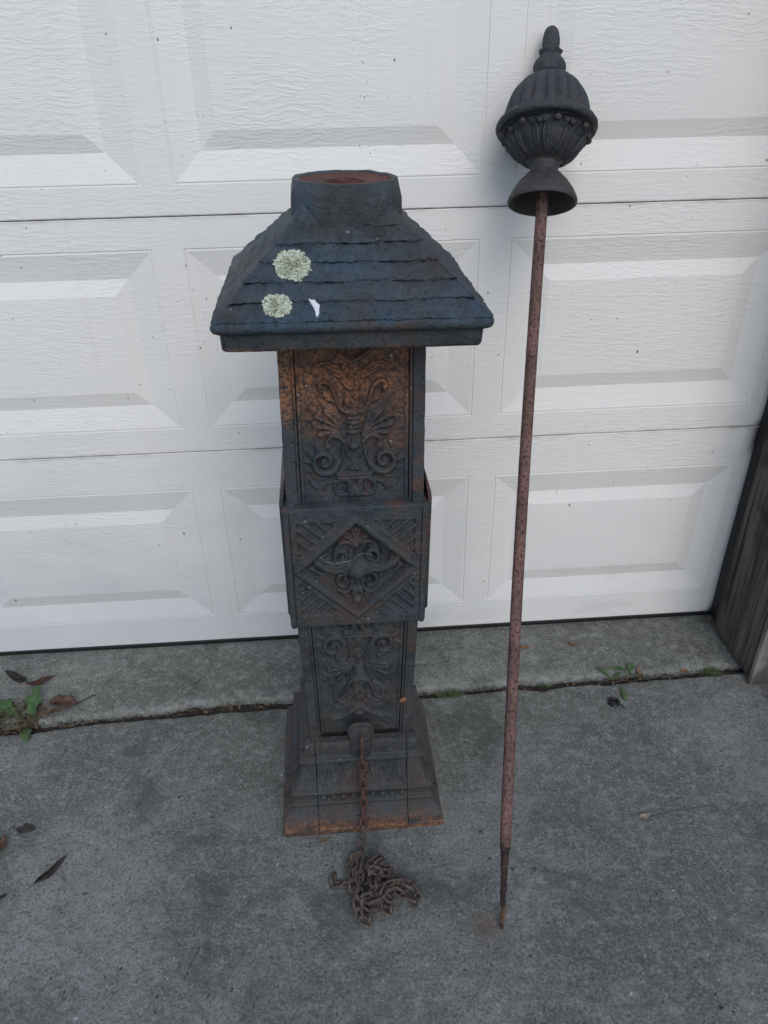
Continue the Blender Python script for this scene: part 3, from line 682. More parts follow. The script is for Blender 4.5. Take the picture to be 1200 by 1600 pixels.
# base: profile, bottom to top (half width, z)
BP = [(.1690, .0), (.1712, .003), (.1716, .010), (.1712, .017), (.1700, .0195), (.1694, .0205), (.1696, .022), (.1690, .034), (.1675, .040), (.1640, .0455), (.1590, .050), (.1530, .056), (.1475, .061), (.1458, .0635),
      (.1470, .066), (.1500, .0685), (.1506, .0725), (.1486, .0765), (.1440, .0785), (.1425, .0800), (.1422, .087), (.1424, .0955), (.1440, .0965), (.1474, .0985), (.1492, .1030), (.1486, .1070), (.1448, .1095),
      (.1410, .112), (.1360, .119), (.1315, .128), (.1278, .138), (.1250, .149), (.1228, .160), (.1222, .167), (.1246, .1690), (.1278, .1715), (.1284, .1755), (.1262, .1795), (.1210, .1815), (.1185, .1830), (.1178, .195), (.1160, .2085), (.1120, .2160), (.098, .2180)]
bz = np.array([p[1] for p in BP]); bh = np.array([p[0] for p in BP])
Ls = np.concatenate([[0], np.cumsum(np.hypot(np.diff(bh), np.diff(bz)))])
def base_relief(X, S):
    r = Relief(X, S); s0 = Ls[BP.index((.1410, .112))]; s1 = Ls[BP.index((.1222, .167))]; L = s1 - s0
    for k in range(-3, 4):                                       # incised tulip leaves along the cove
        c = k * .0275
        for sg in (-1, 1):
            r.stroke([(c + sg * .0128, s0 + L * 1.0), (c + sg * .011, s0 + L * .55), (c + sg * .004, s0 + L * .18), (c, s0 + L * .05)], .0017, .0017, .0034, mode='sub')
        r.stroke([(c, s0 + L), (c, s0 + L * .55)], .0012, .0012, .002, mode='sub')
        r.stroke([(c + .004, s0 + L), (c + .0035, s0 + L * .65)], .0008, .0008, .0008, mode='sub'); r.stroke([(c - .004, s0 + L), (c - .0035, s0 + L * .65)], .0008, .0008, .0008, mode='sub')
        c2 = c + .01375
        r.stroke([(c2 - .0065, s0 + L * .03), (c2, s0 + L * .30), (c2 + .0065, s0 + L * .03)], .0017, .0017, .003, mode='sub', raw=True)
    r.blur(1); return r.h
S1 = np.linspace(0, Ls[-1], 240); X, S = np.meshgrid(np.linspace(-.0938, .0938, 190), S1)
hwS = np.interp(S, Ls, bh); zS = np.interp(S, Ls, bz); hb = base_relief(X, S)
base_panels = four('base_panel', gridmesh('base_panel', X, -hwS - hb + cast_noise(X, S, .0006, 8), zS), M['iron'])
bead_mes = []
for k in range(9): bm = bmesh.new(); ball_bm(bm, ((k - 4) * .0205 + .001, -.1445, .0880), .0080, 2, (.9, .8, .9)); bead_mes.append(bm_mesh('bead', bm, 80))
for bp in base_panels:
    for k in range(9): link('bead', bead_mes[k], M['iron'], bp)
def base_corner():
    V, F = [], []; zz = np.linspace(0, Ls[-1], 150); n = len(zz)
    for s in zz:
        h = float(np.interp(s, Ls, bh)); z = float(np.interp(s, Ls, bz)); e = .0951
        h += .0008 * n3(s * 60, 3.3); q = min(.004, h - e - .001) if h > e + .002 else .0005
        a = [(-e, -h + .03), (-e, -h + .001), (-e - .001, -h), (-h + q, -h), (-h + q * .3, -h + q * .3)]
        V += [(x, y, z) for x, y in a + [(y, x) for x, y in a[::-1][1:]]]
    m = len(V) // n
    for i in range(n - 1):
        for k in range(m - 1): F.append((i * m + k, i * m + k + 1, (i + 1) * m + k + 1, (i + 1) * m + k))
    return mesh('base_corner', V, F, angle=40)
four('base_corner', base_corner(), M['iron'])
bm = bmesh.new(); rs = [ring_sq(bm, a, z) for a, z in ((.150, .004), (.150, .02), (.126, .06), (.124, .10), (.102, .17), (.088, .215), (.084, .23), (.092, .53), (.10, .54), (.10, .77), (.0925, .79), (.0925, 1.08))]
for a, b in zip(rs, rs[1:]):
    for k in range(4): bm.faces.new((a[k], a[(k + 1) % 4], b[(k + 1) % 4], b[k]))
bm.faces.new(rs[0]); bm.faces.new(rs[-1]); link('seam_light_block', bm_mesh('seam_light_block', bm), M['seam_fill'], post)  # dark filler added behind the panel seams to keep light out
# cap
cap = link('cap_skirt', None or (lambda: (lambda bm: bm_mesh('cap_skirt', bm, 30))(bmesh.new()))(), M['iron'], post)
CP = [(.088, 1.0735), (.150, 1.0725), (.1735, 1.0715), (.1768, 1.0730), (.1782, 1.0765), (.1785, 1.0930), (.1790, 1.0965), (.1835, 1.0985), (.1882, 1.1015), (.1905, 1.1060), (.1908, 1.1100), (.1893, 1.1140), (.1870, 1.1160)]
ncs = 5; t0, t1 = (.1870, 1.1160), (.0770, 1.2190); roof = []
for k in range(ncs):
    f0, f1 = k / ncs, (k + 1) / ncs
    xa, za = t0[0] + (t1[0] - t0[0]) * f0, t0[1] + (t1[1] - t0[1]) * f0; xb, zb_ = t0[0] + (t1[0] - t0[0]) * f1, t0[1] + (t1[1] - t0[1]) * f1
    for t, o_ in ((0, .0022), (.04, .0036), (.12, .0040), (.25, .0038), (.40, .0034), (.55, .0030), (.70, .0026), (.82, .0018), (.90, .0010), (.955, .0002), (.995, .0000)):
        roof.append((xa + (xb - xa) * t + o_, za + (zb_ - za) * t, t, k))
def sq_sheet(name, prof, nside=90, jitter=0.0):
    n = len(prof); X = np.zeros((n, 4 * nside + 1)); Y = X.copy(); Zz = X.copy()
    for j, p in enumerate(prof):
        hw, z = p[0] * 1.012, p[1]
        for k in range(4):
            for i in range(nside):
                u = -1 + 2 * i / nside
                rc = .035; uu = max(-1, min(1, u)) ; x, y = uu * hw, -hw
                cdist = hw - abs(x)
                if cdist < .008: y += (.008 - cdist) ** 2 / .016
                if cdist < .006: x -= math.copysign((.006 - cdist) * .35, x) if False else 0
                c, s = (1, 0, -1, 0)[k], (0, 1, 0, -1)[k]; px, py = x * c - y * s, x * s + y * c
                d = .0014 * n3(px * 25, py * 25, z * 25) + .0012 * n3(px * 75, py * 75, z * 75) + .0006 * n3(px * 190, py * 190, z * 190)
                zz = z
                if len(p) > 2:
                    t, kk = p[2], p[3]; kk_ = kk; kk = kk + 1 if t > .6 else kk
                    wob = .0018 * n3(px * 16, py * 16, kk * 3.1) + .0016 * n3(px * 75, py * 75, kk * 5.1) + .0018 * n3(px * 230, py * 230, kk * 2.2)
                    zz += wob * (1 if t < .11 or t > .94 else .6 if t < .3 or t > .8 else .2)
                    crack = n3(px * 22, py * 22, kk * 2.7)
                    if t > .94: d -= .0034 * max(0, min(1, .05 + 1.5 * crack + 1.2 * n3(px * 110, py * 110, kk * 1.9))) + .0010 * n3(px * 160, py * 160, 2)
                    elif t < .12: d += .0014 * n3(px * 120, py * 120, kk * 3.3) - .0016 * max(0, min(1, .3 - 1.5 * crack))
                q = 1 + d / hw; X[j, k * nside + i] = px * q; Y[j, k * nside + i] = py * q; Zz[j, k * nside + i] = zz + d * .6
    X[:, -1], Y[:, -1], Zz[:, -1] = X[:, 0], Y[:, 0], Zz[:, 0]
    return gridmesh(name, X, Y, Zz, angle=48)
old = cap.data; cap.data = sq_sheet('cap_skirt', CP); cap.data.materials.append(M['iron']); bpy.data.meshes.remove(old)
link('cap_roof', sq_sheet('cap_roof', roof, 190), M['iron'], post)
# collar: chamfered square block turning round at its mouth
def collar_mesh():
    rows = [(1.196, 0), (1.210, 0), (1.222, 0), (1.234, .0), (1.246, .06), (1.255, .22), (1.262, .55), (1.2665, .88), (1.2690, 1.0)]
    n = 96; V, F = [], []
    def octr(a):
        hw, fc = .0795, .043; c, s = abs(math.cos(a)), abs(math.sin(a)); r1 = hw / max(c, s); r2 = (hw + fc) / (c + s + 1e-9); return min(r1, r2)
    rings = [[(octr(2 * math.pi * k / n) * (1 - b) + .0762 * b, z) for k in range(n)] for z, b in rows]
    rings += [[(r, z)] * n for r, z in ((.0735, 1.2698), (.0700, 1.2690), (.0680, 1.2670), (.0670, 1.2620))]
    for rg in rings:
        for k in range(n):
            a = 2 * math.pi * k / n; r, z = rg[k]; j = .0010 * n3(math.cos(a) * r * 40, math.sin(a) * r * 40, z * 40) + .0007 * n3(math.cos(a) * 9, math.sin(a) * 9, z * 120)
            V.append(((r + j) * math.cos(a), (r + j) * math.sin(a), z + j))
    for i in range(len(rings) - 1):
        for k in range(n): F.append((i * n + k, i * n + (k + 1) % n, (i + 1) * n + (k + 1) % n, (i + 1) * n + k))
    return mesh('cap_collar', V, F, angle=32)
collar = link('cap_collar', collar_mesh(), M['iron'], post)
well = link('collar_well', lathe('collar_well', [(.0690, 1.2675), (.0670, 1.2660), (.0650, 1.2650), (.050, 1.2644), (.034, 1.2648), (.029, 1.2638), (.0275, 1.260), (.0272, 1.18), (.001, 1.18)], 64), M['rustred'], post)
bro = []
for sx in (-1, 1):
    for sy in (-1, 1):
        A = (sx * .0800, sy * .0800, 1.2160); B = (sx * .0330, sy * .0820, 1.2130); Cc = (sx * .0820, sy * .0330, 1.2130); D = (sx * .0622, sy * .0622, 1.2470); O = (sx * .05, sy * .05, 1.205)
        V = [Vector(q) * 1 for q in (A, B, Cc, D, O)]; F = [(0, 1, 3), (0, 3, 2), (1, 4, 3), (2, 3, 4), (0, 4, 1), (0, 2, 4)]
        bm = bmesh.new(); vs = [bm.verts.new(p) for p in V]
        for f in F: bm.faces.new([vs[i] for i in f])
        bmesh.ops.subdivide_edges(bm, edges=bm.edges[:], cuts=4, use_grid_fill=True)
        bmesh.ops.smooth_vert(bm, verts=bm.verts[:], factor=.5, use_axis_x=True, use_axis_y=True, use_axis_z=True)
        for v in bm.verts: v.co += Vector((sx, sy, 1)) * (.0022 * n3(v.co.x * 60, v.co.y * 60, v.co.z * 60) + .0010)
        link('corner_broach', bm_mesh('corner_broach', bm, 60), M['iron'], post)
# chain plate and staple on the front
bm = bmesh.new(); box_bm(bm, -.0225, .0225, -.1275, -.106, .182, .270, .0085, 4)
for v in bm.verts:
    v.co += Vector((n3(v.co.z * 50, v.co.x * 50, 1), n3(v.co.z * 40, v.co.x * 40, 2), n3(v.co.z * 50, v.co.x * 40, 3))) * .0012
plate = link('chain_plate', bm_mesh('chain_plate', bm), M['iron'], post)
V, F = tube(catmull([(-.0205, -.119, .238), (-.0215, -.121, .262), (-.012, -.124, .2755), (.001, -.1255, .2785), (.013, -.124, .2755), (.0220, -.121, .262), (.0210, -.119, .238)], 6), .0052, 8); link('plate_lip', mesh('plate_lip', V, F), M['iron'], plate)
V, F = tube(catmull([(.001, -.126, .252), (.001, -.140, .251), (.001, -.147, .242), (.001, -.146, .230), (.001, -.138, .223), (.001, -.127, .222)], 5), .0042, 10)
link('staple', mesh('staple', V, F), M['chainred'], plate)
# pale scratch marks on the right side plate and cobweb threads in the diamond
def smear(name, pts, r, mat, parent=None, n=5):
    V, F = tube(pts, r, n); return link(name, mesh(name, V, F), mat, parent)
sc = [tube([(.1293, -.098 + a, .700 + b), (.1293, -.098 + a + .004 * random.uniform(-1, 1), .716 + b)], .0004, 4) for a in (0, .005, .010) for b in (0, .018, .036)]
V, F = join(sc); link('scratch_mark', mesh('scratch_mark', V, F), M['silk'], post)
web = [tube(catmull([(-.062 + .04 * k * .2, -.127, .682 + .002 * k), (-.04, -.131, .678 - .003 * k), (-.012, -.129, .680)], 5), .00012, 4) for k in range(2)]
web += [tube(catmull([(-.006, -.129, .685), (.008, -.130, .694), (.026, -.127, .690)], 5), .00013, 4), tube([(-.065, -.125, .684), (-.054, -.127, .694)], .0002, 4), tube([(-.064, -.126, .690), (-.056, -.126, .682)], .00015, 4)]
V, F = join(web); link('cobweb', mesh('cobweb', V, F), M['silk'], post)
M['iron'].node_tree.nodes['Texture Coordinate'].object = post
post_m = Matrix.Translation(post.location) @ Euler((0, R(1.03), R(1.07))).to_matrix().to_4x4()

# ------------------------------------------------------------------ lichen and dropping on the cap
nrm_roof = Vector((0, -.104, .114)).normalized(); ex_ = Vector((1, 0, 0)); ey_ = nrm_roof.cross(ex_)
roof_rot = (Matrix((ex_, ey_, nrm_roof)).transposed()).to_4x4()
def on_roof(x, y): # post-local point on the front slope
    f = (.1870 + y) / (.1870 - .0770); return Vector((x, y, 1.1160 + f * (1.2190 - 1.1160)))
def lichen(name, lx, ly, ra, rb, n, label):
    o = empty(name, (0, 0, 0)); V, F = [], []; V2, F2 = [], []
    for k in range(n):
        t = math.sqrt(random.random()) * (1.0 if random.random() < .985 else 1.15); a = random.uniform(0, 2 * math.pi); wob = 1 + .14 * n3(math.cos(a) * 2.2, math.sin(a) * 2.2, ra * 90) + .10 * n3(math.cos(a) * 7, math.sin(a) * 7, ra * 50)
        x, y = ra * t * math.cos(a) * wob, rb * t * math.sin(a) * wob; L = random.uniform(.0020, .0036); wd = random.uniform(.0006, .0011)
        dr = a + random.gauss(0, .45); lift = random.uniform(.0003, .0024) * (1.25 - t * .8) + .0008
        d = Vector((math.cos(dr), math.sin(dr), 0)); p = Vector((-d.y, d.x, 0)); b = Vector((x, y, lift)); tl = random.uniform(-.15, .35)
        tip = b + d * L + Vector((0, 0, L * tl))
        q = [b - p * wd * .5, b + p * wd * .5, b + d * L * .6 + p * wd + Vector((0, 0, .0006)), tip + p * wd * .9 , tip - d * L * .15, tip - p * wd * .9, b + d * L * .6 - p * wd + Vector((0, 0, .0006))]
        tgt, tf = (V, F) if (random.random() < .25 + .7 * t) else (V2, F2)
        i = len(tgt); tgt += q + [v - Vector((0, 0, .0011)) for v in q]
        tf.append(tuple(range(i, i + 7))); tf.append(tuple(range(i + 13, i + 6, -1)))
        for e in range(7): tf.append((i + e, i + 7 + e, i + 7 + (e + 1) % 7, i + (e + 1) % 7))
    bx = []
    for i in range(28): 
        a = 2 * math.pi * i / 28; bx.append((ra * .93 * math.cos(a) * (.93 + .14 * n3(math.cos(a) * 2.2, math.sin(a) * 2.2, ra * 90)), rb * .93 * math.sin(a) * (.93 + .14 * n3(math.cos(a) * 2.2, math.sin(a) * 2.2, ra * 90)), .0008))
    V2b = len(V2); V2 += [Vector(p) for p in bx] + [Vector((p[0], p[1], -.004)) for p in bx]; F2.append(tuple(range(V2b, V2b + 28)))
    for e in range(28): F2.append((V2b + e, V2b + 28 + e, V2b + 28 + (e + 1) % 28, V2b + (e + 1) % 28))
    link('outer_lobes', mesh('outer_lobes', V, F, False), M['lichen'], o); link('inner_lobes', mesh('inner_lobes', V2, F2, False), M['lichen_in'], o)
    o.matrix_world = post_m @ Matrix.Translation(on_roof(lx, ly) + nrm_roof * .0034) @ roof_rot
    return tag(o, label, 'lichen', 'lichen patches on the post cap')
lichen('lichen_patch', -.0615 - .018, -.1265, .0230, .0226, 1250, 'larger pale green lichen patch, higher of the two on the blue-black iron cap')
lichen('lichen_patch', -.0813 - .020, -.1715, .0182, .0160, 760, 'smaller pale green lichen patch near the lower edge of the iron cap')
def splat(name, outline, th, label, lx, ly, mat, cat):
    n = len(outline); V = [(x, y, th) for x, y in outline] + [(x * 1.12, y * 1.06, -.006) for x, y in outline]
    F = [tuple(range(n))] + [(i, n + i, n + (i + 1) % n, (i + 1) % n) for i in range(n)]
    o = tag(link(name, mesh(name, V, F), mat), label, cat); o.matrix_world = post_m @ Matrix.Translation(on_roof(lx, ly) + nrm_roof * .0046) @ roof_rot; return o
splat('bird_dropping', [(-.009, .0145), (-.0045, .0115), (-.001, .0122), (.002, .0075), (.0058, .0035), (.0046, -.0015), (.0044, -.0085), (.0022, -.0135), (0, -.0125), (-.0008, -.005), (-.003, .0015), (-.006, .0075)], .0012,
      'white bird dropping smear on the cap slope beside the lichen', -.0314 - .019, -.1750, M['white'], 'bird dropping')

# ------------------------------------------------------------------ finial on rod leaning against the door
foot = Vector((.6283, -.8569, .004)); tipP = Vector((.7989, -.0135, 1.4555)); ax_ = (tipP - foot); LEN = ax_.length; ax_.normalize()
fin = empty('finial_rod', foot, (0, 0, 0), 'long rusty rod with dark urn finial on top, leaning against the white door', 'finial')
fin.rotation_mode = 'XYZ'; zq = ax_.to_track_quat('Z', 'Y'); fin.rotation_euler = zq.to_euler()
inv = zq.to_matrix().inverted(); bowdir = inv @ Vector((-1, 0, 0)); bowdir.z = 0
def bow(s): t = s / LEN; return bowdir * (.0065 * math.sin(math.pi * min(1, t / .8)) if t < .8 else 0)
pts, rr = [], []
for s in np.linspace(.158, LEN - .26, 110): pts.append(bow(s) + Vector((0, 0, s))); rr.append(.0108 + .0004 * n3(s * 60, 2) - (.0010 if s < .165 else 0))
V, F = tube(pts, rr, 18); link('rod', mesh('rod', V, F), M['rod'], fin)
pts, rr = [], []
for s in np.linspace(0, .166, 46):
    t = s / .166; pts.append(bow(s) + Vector((.0016 * n3(s * 40, 1), .0016 * n3(s * 40, 6), s))); rr.append(.0035 + .0026 * min(1, t * 2.2) + .0028 * max(0, t - .55) / .45 + .0013 * n3(s * 120, 4) * (1 - t * .5) + (0.0016 if t > .93 else 0))
V, F = tube(pts, rr, 12)
V = [Vector(v) + (Vector(v) - Vector((0, 0, v[2]))).normalized() * .0006 * n3(v[0] * 300, v[1] * 300, v[2] * 200) for v in V]
link('worn_point', mesh('worn_point', V, F), M['tip'], fin)
TA, TB = [0, .047, .070, .0822, .174, .250, .3185, .40], [0, .047, .0765, .0880, .1865, .2490, .3220, .4035]
def fm(t): return float(np.interp(t, TA, TB))
def ft(z): return float(np.interp(LEN - z, TB, TA))
def fz(p): return [(r, LEN - fm(t)) for r, t in p]
def flute(nf, dep): return lambda r, z, a: r * (1 - dep * (1 - abs(math.cos(nf * a / 2)) ** .6))
def dome_rf(r, z, a):
    t = ft(z); k = min(1, max(0, (t - .083) / .01)) * min(1, max(0, (.163 - t) / .008)); return r * (1 - .13 * k * (1 - abs(math.cos(10 * a)) ** .5)) + .0005 * n3(math.cos(a) * 5, math.sin(a) * 5, z * 60)
def rough_rf(r, z, a): return r + .0007 * n3(math.cos(a) * r * 60, math.sin(a) * r * 60, z * 60)
def bulb_rf(r, z, a):
    t = ft(z); k = max(0, 1 - ((t - .066) / .022) ** 2); return r * (1 + .06 * k * math.cos(6 * a)) + .0006 * n3(math.cos(a) * 4, math.sin(a) * 4, z * 80)
link('acorn_tip', lathe('acorn_tip', fz([(.0002, 0), (.004, .0005), (.0085, .0025), (.0118, .007), (.0142, .014), (.0156, .023), (.0160, .032), (.0152, .039), (.0148, .042), (.0185, .0435), (.0200, .0465), (.0192, .0495), (.0175, .0515), (.0200, .0545), (.0250, .0590), (.0280, .0645), (.0285, .0700), (.0272, .0755), (.0255, .0795), (.0262, .0815), (.0275, .083), (.022, .086)]), 60, bulb_rf), M['finial'], fin)
bm = bmesh.new(); ball_bm(bm, (0, 0, 0), .0042, 2); nub = bm_mesh('nub', bm, 80)
for k in range(7):
    a = 2 * math.pi * (k + .3) / 7; o = link('nub', nub, M['finial'], fin); o.location = (.0185 * math.cos(a), .0185 * math.sin(a), LEN - fm(.047))
dome = [(.024, .0822)] + [(.0800 * math.sin(R(q)) ** .92, .168 - .0865 * math.cos(R(q))) for q in range(20, 91, 4)] + [(.0812, .1695)]
link('fluted_dome', lathe('fluted_dome', fz(dome), 176, dome_rf), M['finial'], fin)
link('rim', lathe('rim', fz([(.078, .166), (.0835, .1655), (.0895, .1675), (.0925, .1715), (.0932, .1760), (.0918, .1805), (.0880, .1835), (.0845, .1840), (.0815, .1825), (.0790, .1845), (.076, .186)]), 96, rough_rf), M['finial'], fin)
def bowl_r(t): return float(np.interp(t, [.184, .195, .207, .220, .232, .242, .249, .253], [.0745, .0725, .0690, .0630, .0545, .0445, .0335, .0270]))
def bowl_rf(r, z, a): return r * (1 - .05 * (1 - abs(math.cos(4 * a)) ** .5)) + .0007 * n3(math.cos(a) * r * 60, math.sin(a) * r * 60, z * 60)
link('bowl', lathe('bowl', fz([(bowl_r(t), t) for t in np.linspace(.184, .253, 22)]), 128, bowl_rf), M['finial'], fin)
def leaf_on_bowl(a0, wide=1.0, top=.190, lift=0):
    V, F = [], []; nt, nu = 16, 10                               # bulging leaf with raised rim and midrib, tip curling outwards
    for i in range(nt + 1):
        t = i / nt; tt = .2485 + (top - .2485) * t; hw = wide * (.30 + .10 * math.sin(math.pi * min(1, t * 1.1))) * (1 if t < .72 else max(.12, 1 - ((t - .72) / .28) ** 1.6 * .88))
        for k in range(nu + 1):
            u = -1 + 2 * k / nu; a = a0 + u * hw
            prof = .0012 + -.0008 + .0052 * math.exp(-((abs(u) - .78) / .17) ** 2) + .0026 * math.exp(-(u / .12) ** 2)
            r = bowl_r(tt) + (prof if abs(u) < .999 else -.0010) + lift + .0065 * max(0, t - .70) / .30
            V.append((r * math.cos(a), r * math.sin(a), LEN - fm(tt)))
    for i in range(nt):
        for k in range(nu): q = i * (nu + 1) + k; F.append((q, q + 1, q + nu + 2, q + nu + 1))
    return mesh('leaf', V, F, angle=60)
bm = bmesh.new(); ball_bm(bm, (0, 0, 0), .0066, 2, (1.1, 1, .9)); boss = bm_mesh('boss', bm, 80)
for k in range(8):
    a = 2 * math.pi * (k + .22) / 8; lf = link('leaf', leaf_on_bowl(a), M['finial'], fin); link('leaf', leaf_on_bowl(a + math.pi / 8, .55, .193, -.0012), M['finial'], fin)
    o = link('boss', boss, M['finial'], lf); o.location = (.0795 * math.cos(a), .0795 * math.sin(a), LEN - fm(.1950))
    o2 = link('boss', boss, M['finial'], lf); o2.scale = (.85, .85, .85); a2 = a + math.pi / 8; o2.location = (.0765 * math.cos(a2), .0765 * math.sin(a2), LEN - fm(.1985))
link('neck', lathe('neck', fz([(.027, .247), (.0272, .252), (.0268, .258), (.0255, .262), (.0262, .264), (.0265, .268), (.028, .2715)]), 64, rough_rf), M['finial'], fin)
link('bell_foot', lathe('bell_foot', fz([(.026, .268), (.0300, .2705), (.0335, .2735), (.0350, .2770), (.0400, .2800), (.0460, .2860), (.0520, .2940), (.0575, .3030), (.0610, .3100), (.0632, .3145), (.0640, .3185), (.0630, .3215), (.0600, .3215), (.0580, .3180), (.0540, .3080), (.0460, .2960), (.0360, .2880), (.0200, .2850), (.0100, .2850)]), 96, rough_rf), M['finial'], fin)

# ------------------------------------------------------------------ chain
def link_mesh(L=.0320, W=.0205, r=.0033):
    pts = []; a = (L - W) / 2; q = W / 2 - r
    for t in np.linspace(-90, 90, 9): pts.append((a + q * math.cos(R(t)), q * math.sin(R(t)), 0))
    for t in np.linspace(90, 270, 9): pts.append((-a + q * math.cos(R(t)), q * math.sin(R(t)), 0))
    V, F = [], []; n = 7; m = len(pts)
    for i in range(m):
        p = Vector(pts[i]); t = (Vector(pts[(i + 1) % m]) - Vector(pts[i - 1])).normalized(); s = Vector((t.y, -t.x, 0)); u = Vector((0, 0, 1))
        for k in range(n):
            an = 2 * math.pi * k / n; V.append(p + (s * math.cos(an) + u * math.sin(an)) * r)
    for i in range(m):
        for k in range(n): F.append((i * n + k, i * n + (k + 1) % n, ((i + 1) % m) * n + (k + 1) % n, ((i + 1) % m) * n + k))
    return mesh('chain_link', V, F, angle=None)
chain = empty('rusty_chain', (.37, -.76, 0), (0, 0, 0), 'rusty iron chain hanging from the post plate and heaped on the concrete', 'chain')
lk_a, lk_b = link_mesh(), link_mesh(); lk_a.materials.append(M['chain']); lk_b.materials.append(M['chainred'])
cinv = Matrix.Translation((-.37, .76, 0))
def place_link(c, d, roll, me):
    d = d.normalized(); up = Vector((0, 0, 1)) if abs(d.z) < .95 else Vector((0, 1, 0)); s = up.cross(d).normalized(); u = d.cross(s)
    s2 = s * math.cos(roll) + u * math.sin(roll); u2 = d.cross(s2)
    m = Matrix((d, s2, u2)).transposed().to_4x4(); o = link('chain_link', me, None, chain)
    mm = cinv @ Matrix.Translation(c) @ m; o.location = mm.to_translation(); o.rotation_euler = mm.to_euler()
def resample(P, step):
    P = [Vector(p) for p in P]; out = [P[0]]; acc = 0
    for a, b in zip(P, P[1:]):
        L = (b - a).length; q = step - acc
        while q <= L: out.append(a + (b - a) * (q / L)); q += step
        acc = L - (q - step)
    return out
# hanging run: staple -> over the cove and plinth -> ground
hp0 = post_m @ Vector((.001, -.150, .222))
hang = [hp0, Vector((.3815, -.609, .172)), Vector((.3805, -.619, .115)), Vector((.379, -.632, .065)), Vector((.3765, -.6475, .030)), Vector((.3715, -.664, .014)), Vector((.366, -.679, .0085)), Vector((.3615, -.692, .0075))]
hp = resample(catmull([tuple(p) for p in hang], 8), .0232)
for i, (a, b) in enumerate(zip(hp, hp[1:])):
    place_link((a + b) / 2, b - a, (R(14) if i % 2 else R(104)) + random.uniform(-.15, .15), lk_b if a.z > .05 else lk_a)
PILE = [(0.3615, -0.692), (0.3462, -0.7077), (0.348, -0.7412), (0.3545, -0.7768), (0.3584, -0.8053), (0.3634, -0.8276), (0.375, -0.8339), (0.3863, -0.8226), (0.3791, -0.807), (0.3633, -0.7974), (0.3763, -0.7814), (0.3894, -0.7681), (0.3805, -0.7527), (0.3671, -0.7398), (0.3565, -0.7238), (0.353, -0.702), (0.3605, -0.6916), (0.3697, -0.7126), (0.3642, -0.7425), (0.3602, -0.7715), (0.3662, -0.792), (0.3812, -0.7931), (0.393, -0.777), (0.4049, -0.7635), (0.3919, -0.7477), (0.3784, -0.7377), (0.385, -0.72), (0.4015, -0.7274), (0.4112, -0.7098), (0.406, -0.7015), (0.3911, -0.7113), (0.3831, -0.729), (0.4006, -0.7424), (0.4234, -0.7383), (0.4394, -0.7485), (0.4272, -0.7623), (0.4072, -0.7695), (0.395, -0.7886), (0.3994, -0.8058), (0.4178, -0.8128), (0.4292, -0.8053), (0.4141, -0.7901), (0.4008, -0.7834), (0.421, -0.7706), (0.4412, -0.7605), (0.4628, -0.7681), (0.477, -0.7779), (0.4749, -0.7977), (0.4624, -0.7996), (0.4468, -0.7913), (0.4313, -0.78), (0.4174, -0.7818), (0.4082, -0.7953), (0.3915, -0.8024), (0.3751, -0.8066)]
LEFT = [(0.3486, -0.7472), (0.3361, -0.7492), (0.3221, -0.751), (0.3083, -0.747), (0.314, -0.7295), (0.3225, -0.7257)]
hm = {}
def hm_at(x, y): return hm.get((round(x / .003), round(y / .003)), .0)
def lay(path):
    P = [Vector((x, y, 0)) for x, y in path]; pts = resample(catmull([tuple(p) for p in P], 5), .0205)
    zs = []
    for p in pts: zs.append(0)
    for i, (a, b) in enumerate(zip(pts, pts[1:])):
        d = (b - a); d.normalize(); c = (a + b) / 2; roll = (R(12) if i % 2 else R(72)) + random.gauss(0, .25)
        sx = Vector((-d.y, d.x, 0)); foot_ = []
        for u in np.linspace(-.0155, .0155, 9):
            for v in (-.007, -.0035, 0, .0035, .007): q = c + d * float(u) + sx * v; foot_.append((q.x, q.y, float(u)))
        rear = [hm_at(x, y) for x, y, u in foot_ if u < 0]; fro = [hm_at(x, y) for x, y, u in foot_ if u > 0]
        za, zb2 = .55 * max(rear) + .2 * sum(rear) / len(rear), .55 * max(fro) + .2 * sum(fro) / len(fro)
        half_h = .0033 + .0069 * abs(math.sin(roll)); za += half_h; zb2 += half_h
        za, zb2 = min(za, .036), min(zb2, .036)
        dd = Vector((d.x * .03, d.y * .03, zb2 - za)); place_link(Vector((c.x, c.y, (za + zb2) / 2 + .0008)), dd, roll, lk_a)
        for x, y, u in foot_:
            k = (round(x / .003), round(y / .003)); t = (u + .0155) / .031; z = za + (zb2 - za) * t + half_h * .6; hm[k] = max(hm.get(k, 0), z)
lay(LEFT); lay([(.372, -.700), (.392, -.722), (.408, -.716), (.421, -.727), (.409, -.740), (.396, -.752), (.412, -.758), (.430, -.764), (.446, -.774), (.456, -.786), (.441, -.782), (.423, -.776), (.405, -.782), (.388, -.798), (.372, -.815), (.366, -.790), (.370, -.765), (.362, -.748)]); lay(PILE)

